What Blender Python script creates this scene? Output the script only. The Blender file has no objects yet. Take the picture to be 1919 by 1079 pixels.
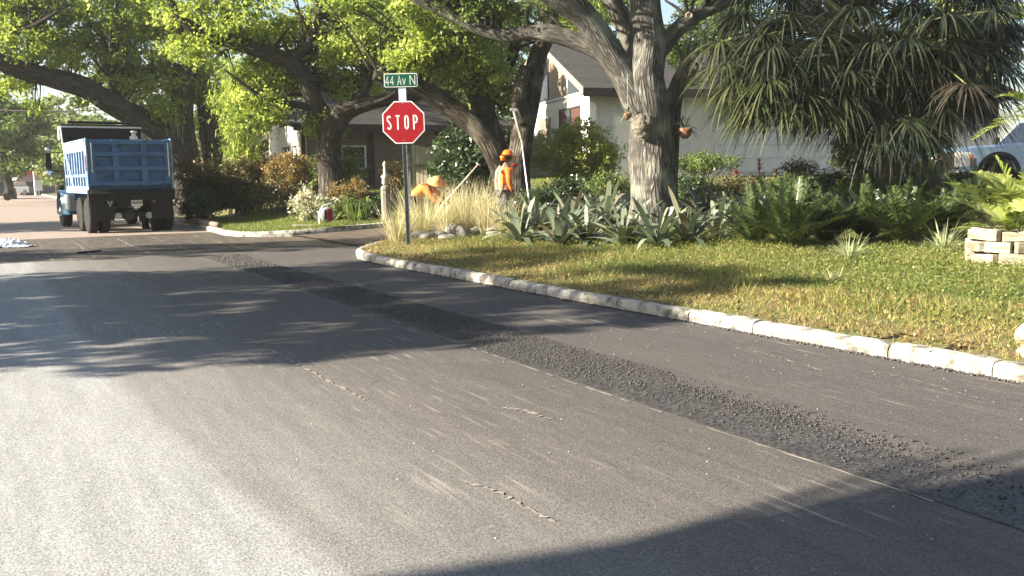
import bpy, bmesh, math, random
import numpy as np
from mathutils import Vector, Matrix, Euler
D = bpy.data; C = bpy.context.scene; COL = C.collection
R = math.radians
HAZE = 0.0006
# ------------------------------------------------------------------ camera
FPX = 1700.0; EYE = 1.6
PITCH = math.atan((540-327)/FPX); ROLL = R(0.8)
cam = D.cameras.new("camera"); camo = D.objects.new("camera", cam); COL.objects.link(camo)
cam.sensor_width = 36; cam.lens = 36*FPX/1919; cam.clip_end = 2000; cam.clip_start = .05
camo.matrix_world = Matrix.Translation((0, 0, EYE)) @ Euler((math.pi/2-PITCH, 0, 0)).to_matrix().to_4x4() @ Matrix.Rotation(-ROLL, 4, 'Z')
C.camera = camo
# ------------------------------------------------------------------ sky, sun, exposure
SAZ = R(16.5); SEL = R(25)
S = Vector((-math.cos(SAZ)*math.cos(SEL), -math.sin(SAZ)*math.cos(SEL), math.sin(SEL)))   # towards the sun
w = D.worlds.new("World"); C.world = w; w.use_nodes = True
nt = w.node_tree; bg = nt.nodes["Background"]
sky = nt.nodes.new("ShaderNodeTexSky"); sky.sky_type = 'NISHITA'; sky.sun_disc = False
sky.sun_elevation = SEL; sky.sun_rotation = math.atan2(S.x, S.y); sky.air_density = 1.0; sky.dust_density = 1.2; sky.ozone_density = 1.0
nt.links.new(sky.outputs[0], bg.inputs[0]); bg.inputs[1].default_value = 0.052
sl = D.lights.new("sun", 'SUN'); sl.energy = 5.0; sl.angle = R(0.6); sl.color = (1.0, .90, .74)
so = D.objects.new("sun", sl); COL.objects.link(so); so.rotation_euler = S.to_track_quat('Z', 'Y').to_euler()
C.view_settings.view_transform = 'Standard'; C.view_settings.look = 'None'; C.view_settings.exposure = 2.15; C.view_settings.gamma = 1
C.cycles.max_bounces = 6; C.cycles.transparent_max_bounces = 4; C.cycles.volume_bounces = 0

# ------------------------------------------------------------------ picture -> world helpers (used at build time for measuring only)
def ray(px, py):
    x = (px-959.5)/FPX; y = -(py-539.5)/FPX
    c, s = math.cos(ROLL), math.sin(ROLL); x, y = x*c+y*s, -x*s+y*c
    cp, sp = math.cos(PITCH), math.sin(PITCH)
    return Vector((x, cp+y*sp, y*cp-sp))
def P(px, py, Z):
    d = ray(px, py); return Vector((0, 0, EYE))+d*(Z/d.y)
RA = R(30.3); CA, SA = math.cos(RA), math.sin(RA)
def RW(a, b): return (-SA*a+CA*b, CA*a+SA*b)       # road frame -> world
def AB(x, y): return (-SA*x+CA*y, CA*x+SA*y)       # world -> road frame (a along, b across)
KA = [(-30, 7.0), (-8, 6.8), (3.76, 6.57), (6.6, 6.46), (9.6, 6.34), (15.7, 6.2), (16.8, 6.32), (17.6, 6.6), (18.3, 7.1), (18.8, 7.7), (19.2, 8.6), (19.45, 10), (19.6, 13), (19.62, 70)]
KB = [(24.1, 70), (24.12, 8.2), (24.3, 7.3), (24.8, 6.55), (25.4, 6.1), (26.4, 5.95), (34.7, 6.25), (60, 6.2), (300, 6.2)]
def interp(t, pts): return float(np.interp(t, [p[0] for p in pts], [p[1] for p in pts]))
def smooth(e0, e1, x):
    t = np.clip((x-e0)/(e1-e0), 0, 1); return t*t*(3-2*t)
def hroad(x, y):
    a, b = AB(x, y); return .046*np.clip(b-6.6, 0, 26)
def hlawn(x, y):
    a, b = AB(x, y)
    h = .12+.046*np.clip(b-6.4, 0, 26)+.62*smooth(24.5, 31, a)*smooth(7, 13, b)
    return h+.02*np.sin(x*1.7+y*.9)*smooth(.3, 1.5, b-6.4)
def GP(px, py, lawn=True):
    Z = 15.
    for i in range(40):
        d = ray(px, py); p = P(px, py, Z); h = hlawn(p.x, p.y) if lawn else 0.
        Z += .6*((h-EYE)/d.z*d.y-Z)
    p = P(px, py, Z); p.z = h; return p
# ------------------------------------------------------------------ materials
MATS = {}
def rgba(c): return (c[0], c[1], c[2], 1)
def mat(name, c1, c2=None, scale=5., rough=.7, metal=0., bump=0., bscale=None, coord='Object', stretch=(1, 1, 1), spec=.3, detail=6, lo=.35, hi=.65, trans=None, coat=0., bdist=.02):
    if name in MATS: return MATS[name]
    m = D.materials.new(name); m.use_nodes = True; n = m.node_tree; N = n.nodes; L = n.links
    b = N["Principled BSDF"]; b.inputs["Roughness"].default_value = rough; b.inputs["Metallic"].default_value = metal
    b.inputs["Specular IOR Level"].default_value = spec; b.inputs["Base Color"].default_value = rgba(c1)
    b.inputs["Coat Weight"].default_value = coat
    tc = N.new("ShaderNodeTexCoord"); mp = N.new("ShaderNodeMapping"); mp.inputs["Scale"].default_value = stretch
    L.new(tc.outputs[coord], mp.inputs[0])
    if c2 is not None:
        nz = N.new("ShaderNodeTexNoise"); nz.inputs["Scale"].default_value = scale; nz.inputs["Detail"].default_value = detail
        L.new(mp.outputs[0], nz.inputs[0]); r = N.new("ShaderNodeValToRGB")
        r.color_ramp.elements[0].position = lo; r.color_ramp.elements[1].position = hi
        r.color_ramp.elements[0].color = rgba(c1); r.color_ramp.elements[1].color = rgba(c2)
        L.new(nz.outputs[0], r.inputs[0]); L.new(r.outputs[0], b.inputs["Base Color"])
    if bump:
        nz2 = N.new("ShaderNodeTexNoise"); nz2.inputs["Scale"].default_value = bscale or scale*4; nz2.inputs["Detail"].default_value = 5
        L.new(mp.outputs[0], nz2.inputs[0]); bp = N.new("ShaderNodeBump"); bp.inputs["Strength"].default_value = bump; bp.inputs["Distance"].default_value = bdist
        L.new(nz2.outputs[0], bp.inputs["Height"]); L.new(bp.outputs[0], b.inputs["Normal"])
    MATS[name] = m; return m
def leafmat(name, cols, trans=.4, rough=.5, spec=.25, tmul=1.5):
    """leaf colours picked per leaf through the tint attribute"""
    if name in MATS: return MATS[name]
    m = D.materials.new(name); m.use_nodes = True; n = m.node_tree; N = n.nodes; L = n.links
    b = N["Principled BSDF"]; b.inputs["Roughness"].default_value = rough; b.inputs["Specular IOR Level"].default_value = spec
    at = N.new("ShaderNodeAttribute"); at.attribute_name = "tint"
    r = N.new("ShaderNodeValToRGB"); e = r.color_ramp.elements
    for i, c in enumerate(cols):
        p = i/(len(cols)-1); el = e[0] if i == 0 else (e[-1] if i == len(cols)-1 else e.new(p)); el.color = rgba(c)
    L.new(at.outputs["Fac"], r.inputs[0]); L.new(r.outputs[0], b.inputs["Base Color"])
    tr = N.new("ShaderNodeBsdfTranslucent"); mx = N.new("ShaderNodeMixShader"); mx.inputs[0].default_value = trans
    mul = N.new("ShaderNodeVectorMath"); mul.operation = 'MULTIPLY'; mul.inputs[1].default_value = (tmul*1.1, tmul*1.15, tmul*.85)
    L.new(r.outputs[0], mul.inputs[0]); L.new(mul.outputs[0], tr.inputs[0])
    L.new(b.outputs[0], mx.inputs[1]); L.new(tr.outputs[0], mx.inputs[2]); L.new(mx.outputs[0], N["Material Output"].inputs[0])
    MATS[name] = m; return m
def barkmat(name, dark, light, us=14., vs=3.2, bump=1.0, moss=None):
    if name in MATS: return MATS[name]
    m = D.materials.new(name); m.use_nodes = True; n = m.node_tree; N = n.nodes; L = n.links
    b = N["Principled BSDF"]; b.inputs["Roughness"].default_value = .9; b.inputs["Specular IOR Level"].default_value = .1
    uv = N.new("ShaderNodeUVMap"); uv.uv_map = "UVMap"
    mp = N.new("ShaderNodeMapping"); mp.inputs["Scale"].default_value = (us, vs, 1); L.new(uv.outputs[0], mp.inputs[0])
    nz = N.new("ShaderNodeTexNoise"); nz.inputs["Scale"].default_value = 1.3; nz.inputs["Detail"].default_value = 3; L.new(mp.outputs[0], nz.inputs[0])
    mxv = N.new("ShaderNodeVectorMath"); mxv.operation = 'MULTIPLY_ADD'; mxv.inputs[1].default_value = (.55, 1.5, 0); L.new(nz.outputs["Color"], mxv.inputs[0]); L.new(mp.outputs[0], mxv.inputs[2])
    vo = N.new("ShaderNodeTexVoronoi"); vo.feature = 'DISTANCE_TO_EDGE'; vo.inputs["Scale"].default_value = 1.0; L.new(mxv.outputs[0], vo.inputs["Vector"])
    r = N.new("ShaderNodeValToRGB"); r.color_ramp.elements[0].position = 0.02; r.color_ramp.elements[1].position = .34
    r.color_ramp.elements[0].color = rgba(dark); r.color_ramp.elements[1].color = rgba(light)
    mpf = N.new("ShaderNodeMapping"); mpf.inputs["Scale"].default_value = (us*.8, vs*.7, 1); L.new(uv.outputs[0], mpf.inputs[0])
    nf = N.new("ShaderNodeTexNoise"); nf.inputs["Scale"].default_value = 1.; nf.inputs["Detail"].default_value = 7; nf.inputs["Roughness"].default_value = .65; nf.inputs["Distortion"].default_value = .4; L.new(mpf.outputs[0], nf.inputs[0])
    cb = N.new("ShaderNodeMath"); cb.operation = 'MULTIPLY'; nr_ = N.new("ShaderNodeMapRange"); nr_.inputs[1].default_value = .35; nr_.inputs[2].default_value = .62; nr_.inputs[3].default_value = .12; L.new(nf.outputs[0], nr_.inputs[0]); L.new(vo.outputs["Distance"], cb.inputs[0]); L.new(nr_.outputs[0], cb.inputs[1])
    L.new(cb.outputs[0], r.inputs[0]); src = r.outputs[0]
    tc = N.new("ShaderNodeTexCoord"); n3 = N.new("ShaderNodeTexNoise"); n3.inputs["Scale"].default_value = 2.2; n3.inputs["Detail"].default_value = 8; L.new(tc.outputs["Object"], n3.inputs[0])
    if moss:  # mixes pale noise patches into the bark colour for sunlit spots
        r2 = N.new("ShaderNodeValToRGB"); r2.color_ramp.elements[0].position = .5; r2.color_ramp.elements[1].position = .75
        mx = N.new("ShaderNodeMixRGB"); L.new(n3.outputs[0], r2.inputs[0]); L.new(r2.outputs[0], mx.inputs[0]); L.new(src, mx.inputs[1]); mx.inputs[2].default_value = rgba(moss); src = mx.outputs[0]
    L.new(src, b.inputs["Base Color"])
    r3 = N.new("ShaderNodeValToRGB"); r3.color_ramp.elements[0].position = 0; r3.color_ramp.elements[1].position = .3; L.new(cb.outputs[0], r3.inputs[0])
    ad = N.new("ShaderNodeMath"); ad.operation = 'MULTIPLY_ADD'; ad.inputs[1].default_value = .5; L.new(n3.outputs[0], ad.inputs[0]); L.new(r3.outputs[0], ad.inputs[2])
    bp = N.new("ShaderNodeBump"); bp.inputs["Strength"].default_value = bump; bp.inputs["Distance"].default_value = .035; L.new(ad.outputs[0], bp.inputs["Height"]); L.new(bp.outputs[0], b.inputs["Normal"])
    MATS[name] = m; return m
# ------------------------------------------------------------------ object helpers
def tag(o, label=None, cat=None, group=None, kind=None):
    if label: o["label"] = label
    if cat: o["category"] = cat
    if group: o["group"] = group
    if kind: o["kind"] = kind
    return o
def empty(name, loc=(0, 0, 0), rz=0.):
    o = D.objects.new(name, None); COL.objects.link(o); o.location = loc; o.rotation_euler = (0, 0, rz); o.empty_display_size = .2; return o
def copy_tree(o, parent=None):
    c = o.copy(); COL.objects.link(c)
    if parent: c.parent = parent
    for ch in list(o.children): copy_tree(ch, c)
    return c
def link_mesh(name, me, m=None, parent=None, smooth_=False):
    o = D.objects.new(name, me); COL.objects.link(o)
    if m: me.materials.append(m)
    if parent: o.parent = parent
    if smooth_: me.polygons.foreach_set("use_smooth", [True]*len(me.polygons))
    return o
class MB:
    def __init__(s): s.v = []; s.f = []; s.uv = {}
    def add(s, vs, fs):
        k = len(s.v); s.v += [tuple(v) for v in vs]; s.f += [tuple(i+k for i in f) for f in fs]; return s
    def box(s, c, sz, rz=0., M=None, taper=1.0):
        x, y, z = sz[0]/2, sz[1]/2, sz[2]/2
        vs = [Vector(p) for p in ((-x, -y, -z), (x, -y, -z), (x, y, -z), (-x, y, -z), (-x*taper, -y*taper, z), (x*taper, -y*taper, z), (x*taper, y*taper, z), (-x*taper, y*taper, z))]
        if rz: vs = [Matrix.Rotation(rz, 3, 'Z') @ v for v in vs]
        if M is not None: vs = [M @ v for v in vs]
        vs = [v+Vector(c) for v in vs]
        return s.add(vs, [(0, 3, 2, 1), (4, 5, 6, 7), (0, 1, 5, 4), (1, 2, 6, 5), (2, 3, 7, 6), (3, 0, 4, 7)])
    def bx(s, x0, x1, y0, y1, z0, z1): return s.box(((x0+x1)/2, (y0+y1)/2, (z0+z1)/2), (x1-x0, y1-y0, z1-z0))
    def prism(s, pts, axis, a, b):
        """pts: 2-D outline, extruded along axis from a to b"""
        n = len(pts)
        def mk(p, t): return {'x': (t, p[0], p[1]), 'y': (p[0], t, p[1]), 'z': (p[0], p[1], t)}[axis]
        vs = [mk(p, a) for p in pts]+[mk(p, b) for p in pts]
        return s.add(vs, [tuple(range(n))[::-1], tuple(range(n, 2*n))]+[(i, (i+1) % n, n+(i+1) % n, n+i) for i in range(n)])
    def cyl(s, p0, p1, r0, r1=None, n=16, caps=True):
        r1 = r0 if r1 is None else r1; p0 = Vector(p0); p1 = Vector(p1); d = (p1-p0).normalized()
        u = d.orthogonal().normalized(); v = d.cross(u); vs = []
        for p, r in ((p0, r0), (p1, r1)):
            for i in range(n):
                t = 2*math.pi*i/n; vs.append(p+(u*math.cos(t)+v*math.sin(t))*r)
        fs = [(i, (i+1) % n, n+(i+1) % n, n+i) for i in range(n)]
        if caps: fs += [tuple(range(n))[::-1], tuple(range(n, 2*n))]
        return s.add(vs, fs)
    def lathe(s, c, axis, prof, n=24):
        """prof: (t along axis, radius)"""
        d = Vector(axis).normalized(); u = d.orthogonal().normalized(); v = d.cross(u); c = Vector(c); vs = []; fs = []
        for t, r in prof:
            for i in range(n):
                a = 2*math.pi*i/n; vs.append(c+d*t+(u*math.cos(a)+v*math.sin(a))*r)
        for k in range(len(prof)-1):
            for i in range(n): fs.append((k*n+i, k*n+(i+1) % n, (k+1)*n+(i+1) % n, (k+1)*n+i))
        fs += [tuple(range(n))[::-1], tuple(range((len(prof)-1)*n, len(prof)*n))]
        return s.add(vs, fs)
    def tube(s, pts, rad, n=8, jit=0., rnd=random):
        pts = [Vector(p) for p in pts]
        if not hasattr(rad, '__len__'): rad = [rad]*len(pts)
        up = None; base = len(s.v); L = 0.; m = len(pts); ph = rnd.random()*6
        for i, p in enumerate(pts):
            d = (pts[min(i+1, m-1)]-pts[max(i-1, 0)]).normalized()
            if up is None: up = d.orthogonal().normalized()
            else: up = (up-d*up.dot(d)).normalized()
            v = d.cross(up)
            if i: L += (p-pts[i-1]).length
            for k in range(n):
                t = 2*math.pi*k/n; r = rad[i]*(1+jit*(math.sin(3*t+L*1.3+ph)+.6*math.sin(5*t-L*2.1+ph)+.3*math.sin(9*t+L*4))); s.v.append(tuple(p+(up*math.cos(t)+v*math.sin(t))*r)); s.uv[len(s.v)-1] = (k/n, L)
        for i in range(m-1):
            for k in range(n): s.f.append((base+i*n+k, base+i*n+(k+1) % n, base+(i+1)*n+(k+1) % n, base+(i+1)*n+k))
        s.f.append(tuple(range(base, base+n))[::-1]); s.f.append(tuple(range(base+(m-1)*n, base+m*n)))
        return s
    def build(s, name, m=None, parent=None, sm=False, bevel=0.):
        me = D.meshes.new(name); me.from_pydata(s.v, [], s.f); me.update()
        if s.uv:
            ul = me.uv_layers.new(name="UVMap"); vi = np.empty(len(me.loops), int); me.loops.foreach_get("vertex_index", vi)
            arr = np.zeros((len(s.v), 2)); 
            for k, t in s.uv.items(): arr[k] = t
            co = arr[vi]
            # fix seam
            ls = np.empty(len(me.polygons), int); me.polygons.foreach_get("loop_start", ls); lt = np.empty(len(me.polygons), int); me.polygons.foreach_get("loop_total", lt)
            q = lt == 4; st = ls[q]
            for o4 in range(4): pass
            us = np.stack([co[st+i, 0] for i in range(4)], 1); wrap = (us.max(1)-us.min(1)) > .5
            us[wrap] = np.where(us[wrap] < .5, us[wrap]+1, us[wrap])
            for i in range(4): co[st+i, 0] = us[:, i]
            ul.data.foreach_set("uv", co.ravel())
        o = link_mesh(name, me, m, parent, sm)
        if bevel:
            b = o.modifiers.new("bevel", 'BEVEL'); b.width = bevel; b.segments = 2; b.limit_method = 'ANGLE'
        return o
def catmull(pts, k=5):
    """pts: list of (vector, radius)"""
    out = []; n = len(pts)
    for i in range(n-1):
        p = [pts[max(i-1, 0)], pts[i], pts[i+1], pts[min(i+2, n-1)]]
        for j in range(k):
            t = j/k; c = (-.5*t**3+t*t-.5*t, 1.5*t**3-2.5*t*t+1, -1.5*t**3+2*t*t+.5*t, .5*t**3-.5*t*t)
            out.append((sum((p[q][0]*c[q] for q in range(4)), Vector()), sum(p[q][1]*c[q] for q in range(4))))
    out.append(pts[-1]); return out
def npmesh(name, V, nper, m, parent=None, tint=None, tri=False):
    """V: (N, nper, 3) vertices, one face each"""
    n = len(V); me = D.meshes.new(name); me.vertices.add(n*nper); me.vertices.foreach_set("co", V.reshape(-1).astype(np.float32))
    me.loops.add(n*nper); me.loops.foreach_set("vertex_index", np.arange(n*nper, dtype=np.int32))
    me.polygons.add(n); me.polygons.foreach_set("loop_start", np.arange(0, n*nper, nper, dtype=np.int32))
    me.update(calc_edges=True)
    if tint is not None:
        at = me.attributes.new("tint", 'FLOAT', 'FACE'); at.data.foreach_set("value", tint.astype(np.float32))
    return link_mesh(name, me, m, parent)
def leafquads(C_, size, rng, up=.35, aspect=.55):
    """random rhombic leaves centred on C_ (N,3)"""
    n = len(C_); a = rng.normal(size=(n, 3)); a /= np.linalg.norm(a, axis=1)[:, None]
    b = rng.normal(size=(n, 3)); b[:, 2] += up*3; b = np.cross(a, b); b /= np.linalg.norm(b, axis=1)[:, None]+1e-9
    s = size*(.6+.8*rng.random(n))[:, None]
    return np.stack([C_-a*s, C_-b*s*aspect, C_+a*s, C_+b*s*aspect], 1)
def clump_points(centers, rad, n, rng, flat=.7):
    """n leaves round each centre (N,3) -> (N*n,3), index"""
    k = len(centers); o = rng.normal(size=(k, n, 3)); o /= np.linalg.norm(o, axis=2)[:, :, None]
    o *= (rng.random((k, n, 1))**.45); o[:, :, 2] *= flat
    rr = (rad*(.6+.8*rng.random((k, 1, 1))))
    return (centers[:, None, :]+o*rr).reshape(-1, 3), np.repeat(np.arange(k), n)
def strips(name, base, dirs, L, W, droop, m, parent=None, seg=4, rng=None, tint=None, fold=.0, curl=2.0, side=None, tip=.15, shape=None):
    """N strap leaves as one mesh: base (N,3) dirs (N,3) unit L W droop arrays; bend towards gravity"""
    n = len(base); t = np.linspace(0, 1, seg+1); L = np.broadcast_to(L, n); W = np.broadcast_to(W, n); droop = np.broadcast_to(droop, n)
    pos = base[:, None, :]+dirs[:, None, :]*(L[:, None]*t)[:, :, None]
    pos = pos.copy(); pos[:, :, 2] -= (droop*L)[:, None]*t**curl
    if side is None:
        side = np.cross(dirs, np.array([0, 0, 1.])); side += rng.normal(size=side.shape)*.15
    side = side/(np.linalg.norm(side, axis=1)[:, None]+1e-9)
    if shape is None: wp = np.minimum(1, .55+1.6*t)*(1-(1-tip)*t**2.2)
    else: wp = np.interp(t, *shape)
    off = side[:, None, :]*(W[:, None]*wp)[:, :, None]/2
    V = np.stack([pos-off, pos+off], 2)  # n, seg+1, 2, 3
    if fold:
        nrm = np.cross(side, dirs); V[:, :, :, :] += nrm[:, None, None, :]*(fold*W)[:, None, None, None]*0
    nv = (seg+1)*2; idx = []
    for k in range(seg): idx.append((2*k, 2*k+1, 2*k+3, 2*k+2))
    idx = np.array(idx); F = (idx[None]+(np.arange(n)*nv)[:, None, None]).reshape(-1, 4)
    me = D.meshes.new(name); me.vertices.add(n*nv); me.vertices.foreach_set("co", V.reshape(-1).astype(np.float32))
    me.loops.add(F.size); me.loops.foreach_set("vertex_index", F.ravel().astype(np.int32)); me.polygons.add(len(F)); me.polygons.foreach_set("loop_start", np.arange(0, F.size, 4, dtype=np.int32))
    me.update(calc_edges=True)
    if tint is None: tint = rng.random(n)
    at = me.attributes.new("tint", 'FLOAT', 'FACE'); at.data.foreach_set("value", np.repeat(tint, seg).astype(np.float32))
    return link_mesh(name, me, m, parent, True)
def skin(name, joints, edges, m, parent=None, sub=2, root=0):
    me = D.meshes.new(name); me.from_pydata([j[0] for j in joints], edges, []); me.update()
    o = link_mesh(name, me, m, parent)
    o.modifiers.new("skin", 'SKIN').use_smooth_shade = True
    if not me.skin_vertices: me.attributes.new
    sv = me.skin_vertices[0].data if me.skin_vertices else None
    if sv is None:
        bm = bmesh.new(); bm.from_mesh(me); bm.verts.layers.skin.verify(); bm.to_mesh(me); bm.free(); sv = me.skin_vertices[0].data
    for i, j in enumerate(joints):
        r = j[1]; sv[i].radius = (r, r) if not hasattr(r, '__len__') else r; sv[i].use_root = (i == root)
    s = o.modifiers.new("sub", 'SUBSURF'); s.levels = sub; s.render_levels = sub
    return o
# ================================================================== SETTING
def nodemat(name):
    m = D.materials.new(name); m.use_nodes = True; n = m.node_tree; b = n.nodes["Principled BSDF"]; return m, n.nodes, n.links, b
def roadmat(name, ramp, vary, speck, rough=.8, bump=.5, streak=0., agg=170., spec=.35, lowc=None, amp=.9, grade=None):
    """colour by distance across the road (object x), broken up by noise; aggregate speckle and bump"""
    m, N, L, b = nodemat(name); b.inputs["Roughness"].default_value = rough; b.inputs["Specular IOR Level"].default_value = spec
    tc = N.new("ShaderNodeTexCoord"); sx = N.new("ShaderNodeSeparateXYZ"); L.new(tc.outputs["Object"], sx.inputs[0])
    nz = N.new("ShaderNodeTexNoise"); nz.inputs["Scale"].default_value = .9; nz.inputs["Detail"].default_value = 8; nz.inputs["Roughness"].default_value = .62; L.new(tc.outputs["Object"], nz.inputs[0])
    ma = N.new("ShaderNodeMath"); ma.operation = 'MULTIPLY_ADD'; ma.inputs[1].default_value = amp; L.new(nz.outputs[0], ma.inputs[0]); L.new(sx.outputs[0], ma.inputs[2])
    bx = ma.outputs[0]
    if grade:   # the worn dusty part is wider close to the camera end of the lane
        g = N.new("ShaderNodeMapRange"); g.inputs[1].default_value = grade[0]; g.inputs[2].default_value = grade[1]; g.inputs[3].default_value = grade[2]; g.inputs[4].default_value = 0; L.new(sx.outputs[1], g.inputs[0])
        su = N.new("ShaderNodeMath"); su.operation = 'SUBTRACT'; L.new(bx, su.inputs[0]); L.new(g.outputs[0], su.inputs[1]); bx = su.outputs[0]
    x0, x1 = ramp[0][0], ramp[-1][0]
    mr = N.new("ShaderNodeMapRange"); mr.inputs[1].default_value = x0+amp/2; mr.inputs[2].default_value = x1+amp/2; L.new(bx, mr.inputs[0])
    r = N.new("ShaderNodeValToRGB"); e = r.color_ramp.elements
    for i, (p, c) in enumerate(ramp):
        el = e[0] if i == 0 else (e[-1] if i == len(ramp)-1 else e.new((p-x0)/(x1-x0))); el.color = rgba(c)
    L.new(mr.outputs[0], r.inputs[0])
    # fine aggregate
    vo = N.new("ShaderNodeTexVoronoi"); vo.inputs["Scale"].default_value = agg; L.new(tc.outputs["Object"], vo.inputs["Vector"])
    vr = N.new("ShaderNodeSeparateXYZ"); L.new(vo.outputs["Color"], vr.inputs[0])
    sp = N.new("ShaderNodeMapRange"); sp.inputs[3].default_value = 1-speck; sp.inputs[4].default_value = 1+speck*1.15; L.new(vr.outputs[0], sp.inputs[0])
    # soft blotches
    n2 = N.new("ShaderNodeTexNoise"); n2.inputs["Scale"].default_value = 2.1; n2.inputs["Detail"].default_value = 9; n2.inputs["Roughness"].default_value = .7
    mp = N.new("ShaderNodeMapping"); mp.inputs["Scale"].default_value = (3.0 if streak else 1, .35 if streak else 1, 1); L.new(tc.outputs["Object"], mp.inputs[0]); L.new(mp.outputs[0], n2.inputs[0])
    s2 = N.new("ShaderNodeMapRange"); s2.inputs[1].default_value = .3; s2.inputs[2].default_value = .7; s2.inputs[3].default_value = 1-vary; s2.inputs[4].default_value = 1+vary; L.new(n2.outputs[0], s2.inputs[0])
    mm = N.new("ShaderNodeMath"); mm.operation = 'MULTIPLY'; L.new(sp.outputs[0], mm.inputs[0]); L.new(s2.outputs[0], mm.inputs[1])
    mul = N.new("ShaderNodeVectorMath"); mul.operation = 'SCALE'; L.new(r.outputs[0], mul.inputs[0]); L.new(mm.outputs[0], mul.inputs["Scale"]); src = mul.outputs[0]
    if streak:   # fine dusty scuffs along the lane
        m3 = N.new("ShaderNodeMapping"); m3.inputs["Scale"].default_value = (26, 1.6, 1); m3.inputs["Rotation"].default_value = (0, 0, .06); L.new(tc.outputs["Object"], m3.inputs[0])
        n3 = N.new("ShaderNodeTexNoise"); n3.inputs["Scale"].default_value = 1.; n3.inputs["Detail"].default_value = 4; L.new(m3.outputs[0], n3.inputs[0])
        n4 = N.new("ShaderNodeTexNoise"); n4.inputs["Scale"].default_value = .55; n4.inputs["Detail"].default_value = 3; L.new(tc.outputs["Object"], n4.inputs[0])
        a3 = N.new("ShaderNodeMapRange"); a3.inputs[1].default_value = .58; a3.inputs[2].default_value = .72; L.new(n3.outputs[0], a3.inputs[0])
        a4 = N.new("ShaderNodeMapRange"); a4.inputs[1].default_value = .45; a4.inputs[2].default_value = .65; L.new(n4.outputs[0], a4.inputs[0])
        a5 = N.new("ShaderNodeMath"); a5.operation = 'MULTIPLY'; L.new(a3.outputs[0], a5.inputs[0]); L.new(a4.outputs[0], a5.inputs[1])
        a6 = N.new("ShaderNodeMath"); a6.operation = 'MULTIPLY'; a6.inputs[1].default_value = streak; L.new(a5.outputs[0], a6.inputs[0])
        mx = N.new("ShaderNodeMixRGB"); L.new(a6.outputs[0], mx.inputs[0]); L.new(src, mx.inputs[1]); mx.inputs[2].default_value = (.42, .38, .32, 1); src = mx.outputs[0]
        # scattered pale crumbs
        v2 = N.new("ShaderNodeTexVoronoi"); v2.inputs["Scale"].default_value = 9; L.new(tc.outputs["Object"], v2.inputs["Vector"])
        c2 = N.new("ShaderNodeMapRange"); c2.inputs[1].default_value = .05; c2.inputs[2].default_value = .03; L.new(v2.outputs["Distance"], c2.inputs[0])
        mx2 = N.new("ShaderNodeMixRGB"); L.new(c2.outputs[0], mx2.inputs[0]); L.new(src, mx2.inputs[1]); mx2.inputs[2].default_value = (.4, .37, .32, 1); src = mx2.outputs[0]
    L.new(src, b.inputs["Base Color"])
    n5 = N.new("ShaderNodeTexNoise"); n5.inputs["Scale"].default_value = agg*.6; n5.inputs["Detail"].default_value = 3; L.new(tc.outputs["Object"], n5.inputs[0])
    bp = N.new("ShaderNodeBump"); bp.inputs["Strength"].default_value = bump; bp.inputs["Distance"].default_value = .006; L.new(n5.outputs[0], bp.inputs["Height"]); L.new(bp.outputs[0], b.inputs["Normal"])
    return m
M_OLD = roadmat("old_pavement_mat", [(-6, (.27, .275, .275)), (.9, (.28, .28, .27))], .22, .55, bump=.9, agg=75, spec=.5, rough=.6)
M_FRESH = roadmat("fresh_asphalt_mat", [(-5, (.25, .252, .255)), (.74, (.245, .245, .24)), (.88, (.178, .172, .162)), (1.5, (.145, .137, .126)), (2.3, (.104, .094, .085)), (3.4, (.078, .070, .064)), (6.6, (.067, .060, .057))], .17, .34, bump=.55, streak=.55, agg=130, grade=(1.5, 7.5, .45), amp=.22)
M_COARSE = roadmat("coarse_asphalt_mat", [(3.7, (.050, .046, .044)), (4.8, (.054, .049, .047))], .3, .6, bump=1.0, agg=60, rough=.6)
M_MILL = roadmat("milled_road_mat", [(-4, (.062, .052, .042)), (2, (.075, .062, .05)), (4, (.055, .046, .038)), (7, (.085, .068, .052))], .55, .35, bump=.9, agg=40, streak=.3)
M_FAR = roadmat("dusty_road_mat", [(-4, (.27, .215, .18)), (7, (.25, .20, .17))], .18, .2, bump=.4, agg=30)
def roadobj(name, outline, z, m, kind='structure'):
    mb = MB(); n = len(outline); mb.add([(b, a, z) for a, b in outline], [tuple(range(n))])
    o = mb.build(name, m); o.rotation_euler = (0, 0, RA); o["kind"] = kind
    if o.data.polygons[0].normal.z < 0: o.data.flip_normals()
    return o
# base ground to the horizon
mb = MB(); mb.add([(-900, -400, -.06), (900, -400, -.06), (900, 1200, -.06), (-900, 1200, -.06)], [(0, 1, 2, 3)])
tag(mb.build("ground", mat("ground_mat", (.07, .075, .03), (.13, .11, .06), 1.2, .95)), kind='structure')
rr = random.Random(4)
roadobj("milled_road", [(19.5, -5), (28.6, -5), (28.2, 7.5), (19.5, 9)], .0, M_MILL)
roadobj("road", [(28.6, -5), (300, -5), (300, 7.5), (28.2, 7.5)], -.004, M_FAR)
edge = [(20.0+.16*math.sin(b*2.3)+.1*rr.random(), b) for b in np.linspace(-5, 9.0, 50)]
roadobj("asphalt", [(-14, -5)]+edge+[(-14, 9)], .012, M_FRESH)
e1 = [(a, 4.62+.05*math.sin(a*1.7)+.05*rr.random()-(.22 if a < 5.5 else 0)-.1*max(0, 3.2-a)*0) for a in np.linspace(-14, 19.4, 90)]
roadobj("coarse_asphalt_strip", [(-14, 3.86), (19.6, 3.86)]+e1[::-1], .016, M_COARSE)
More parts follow.
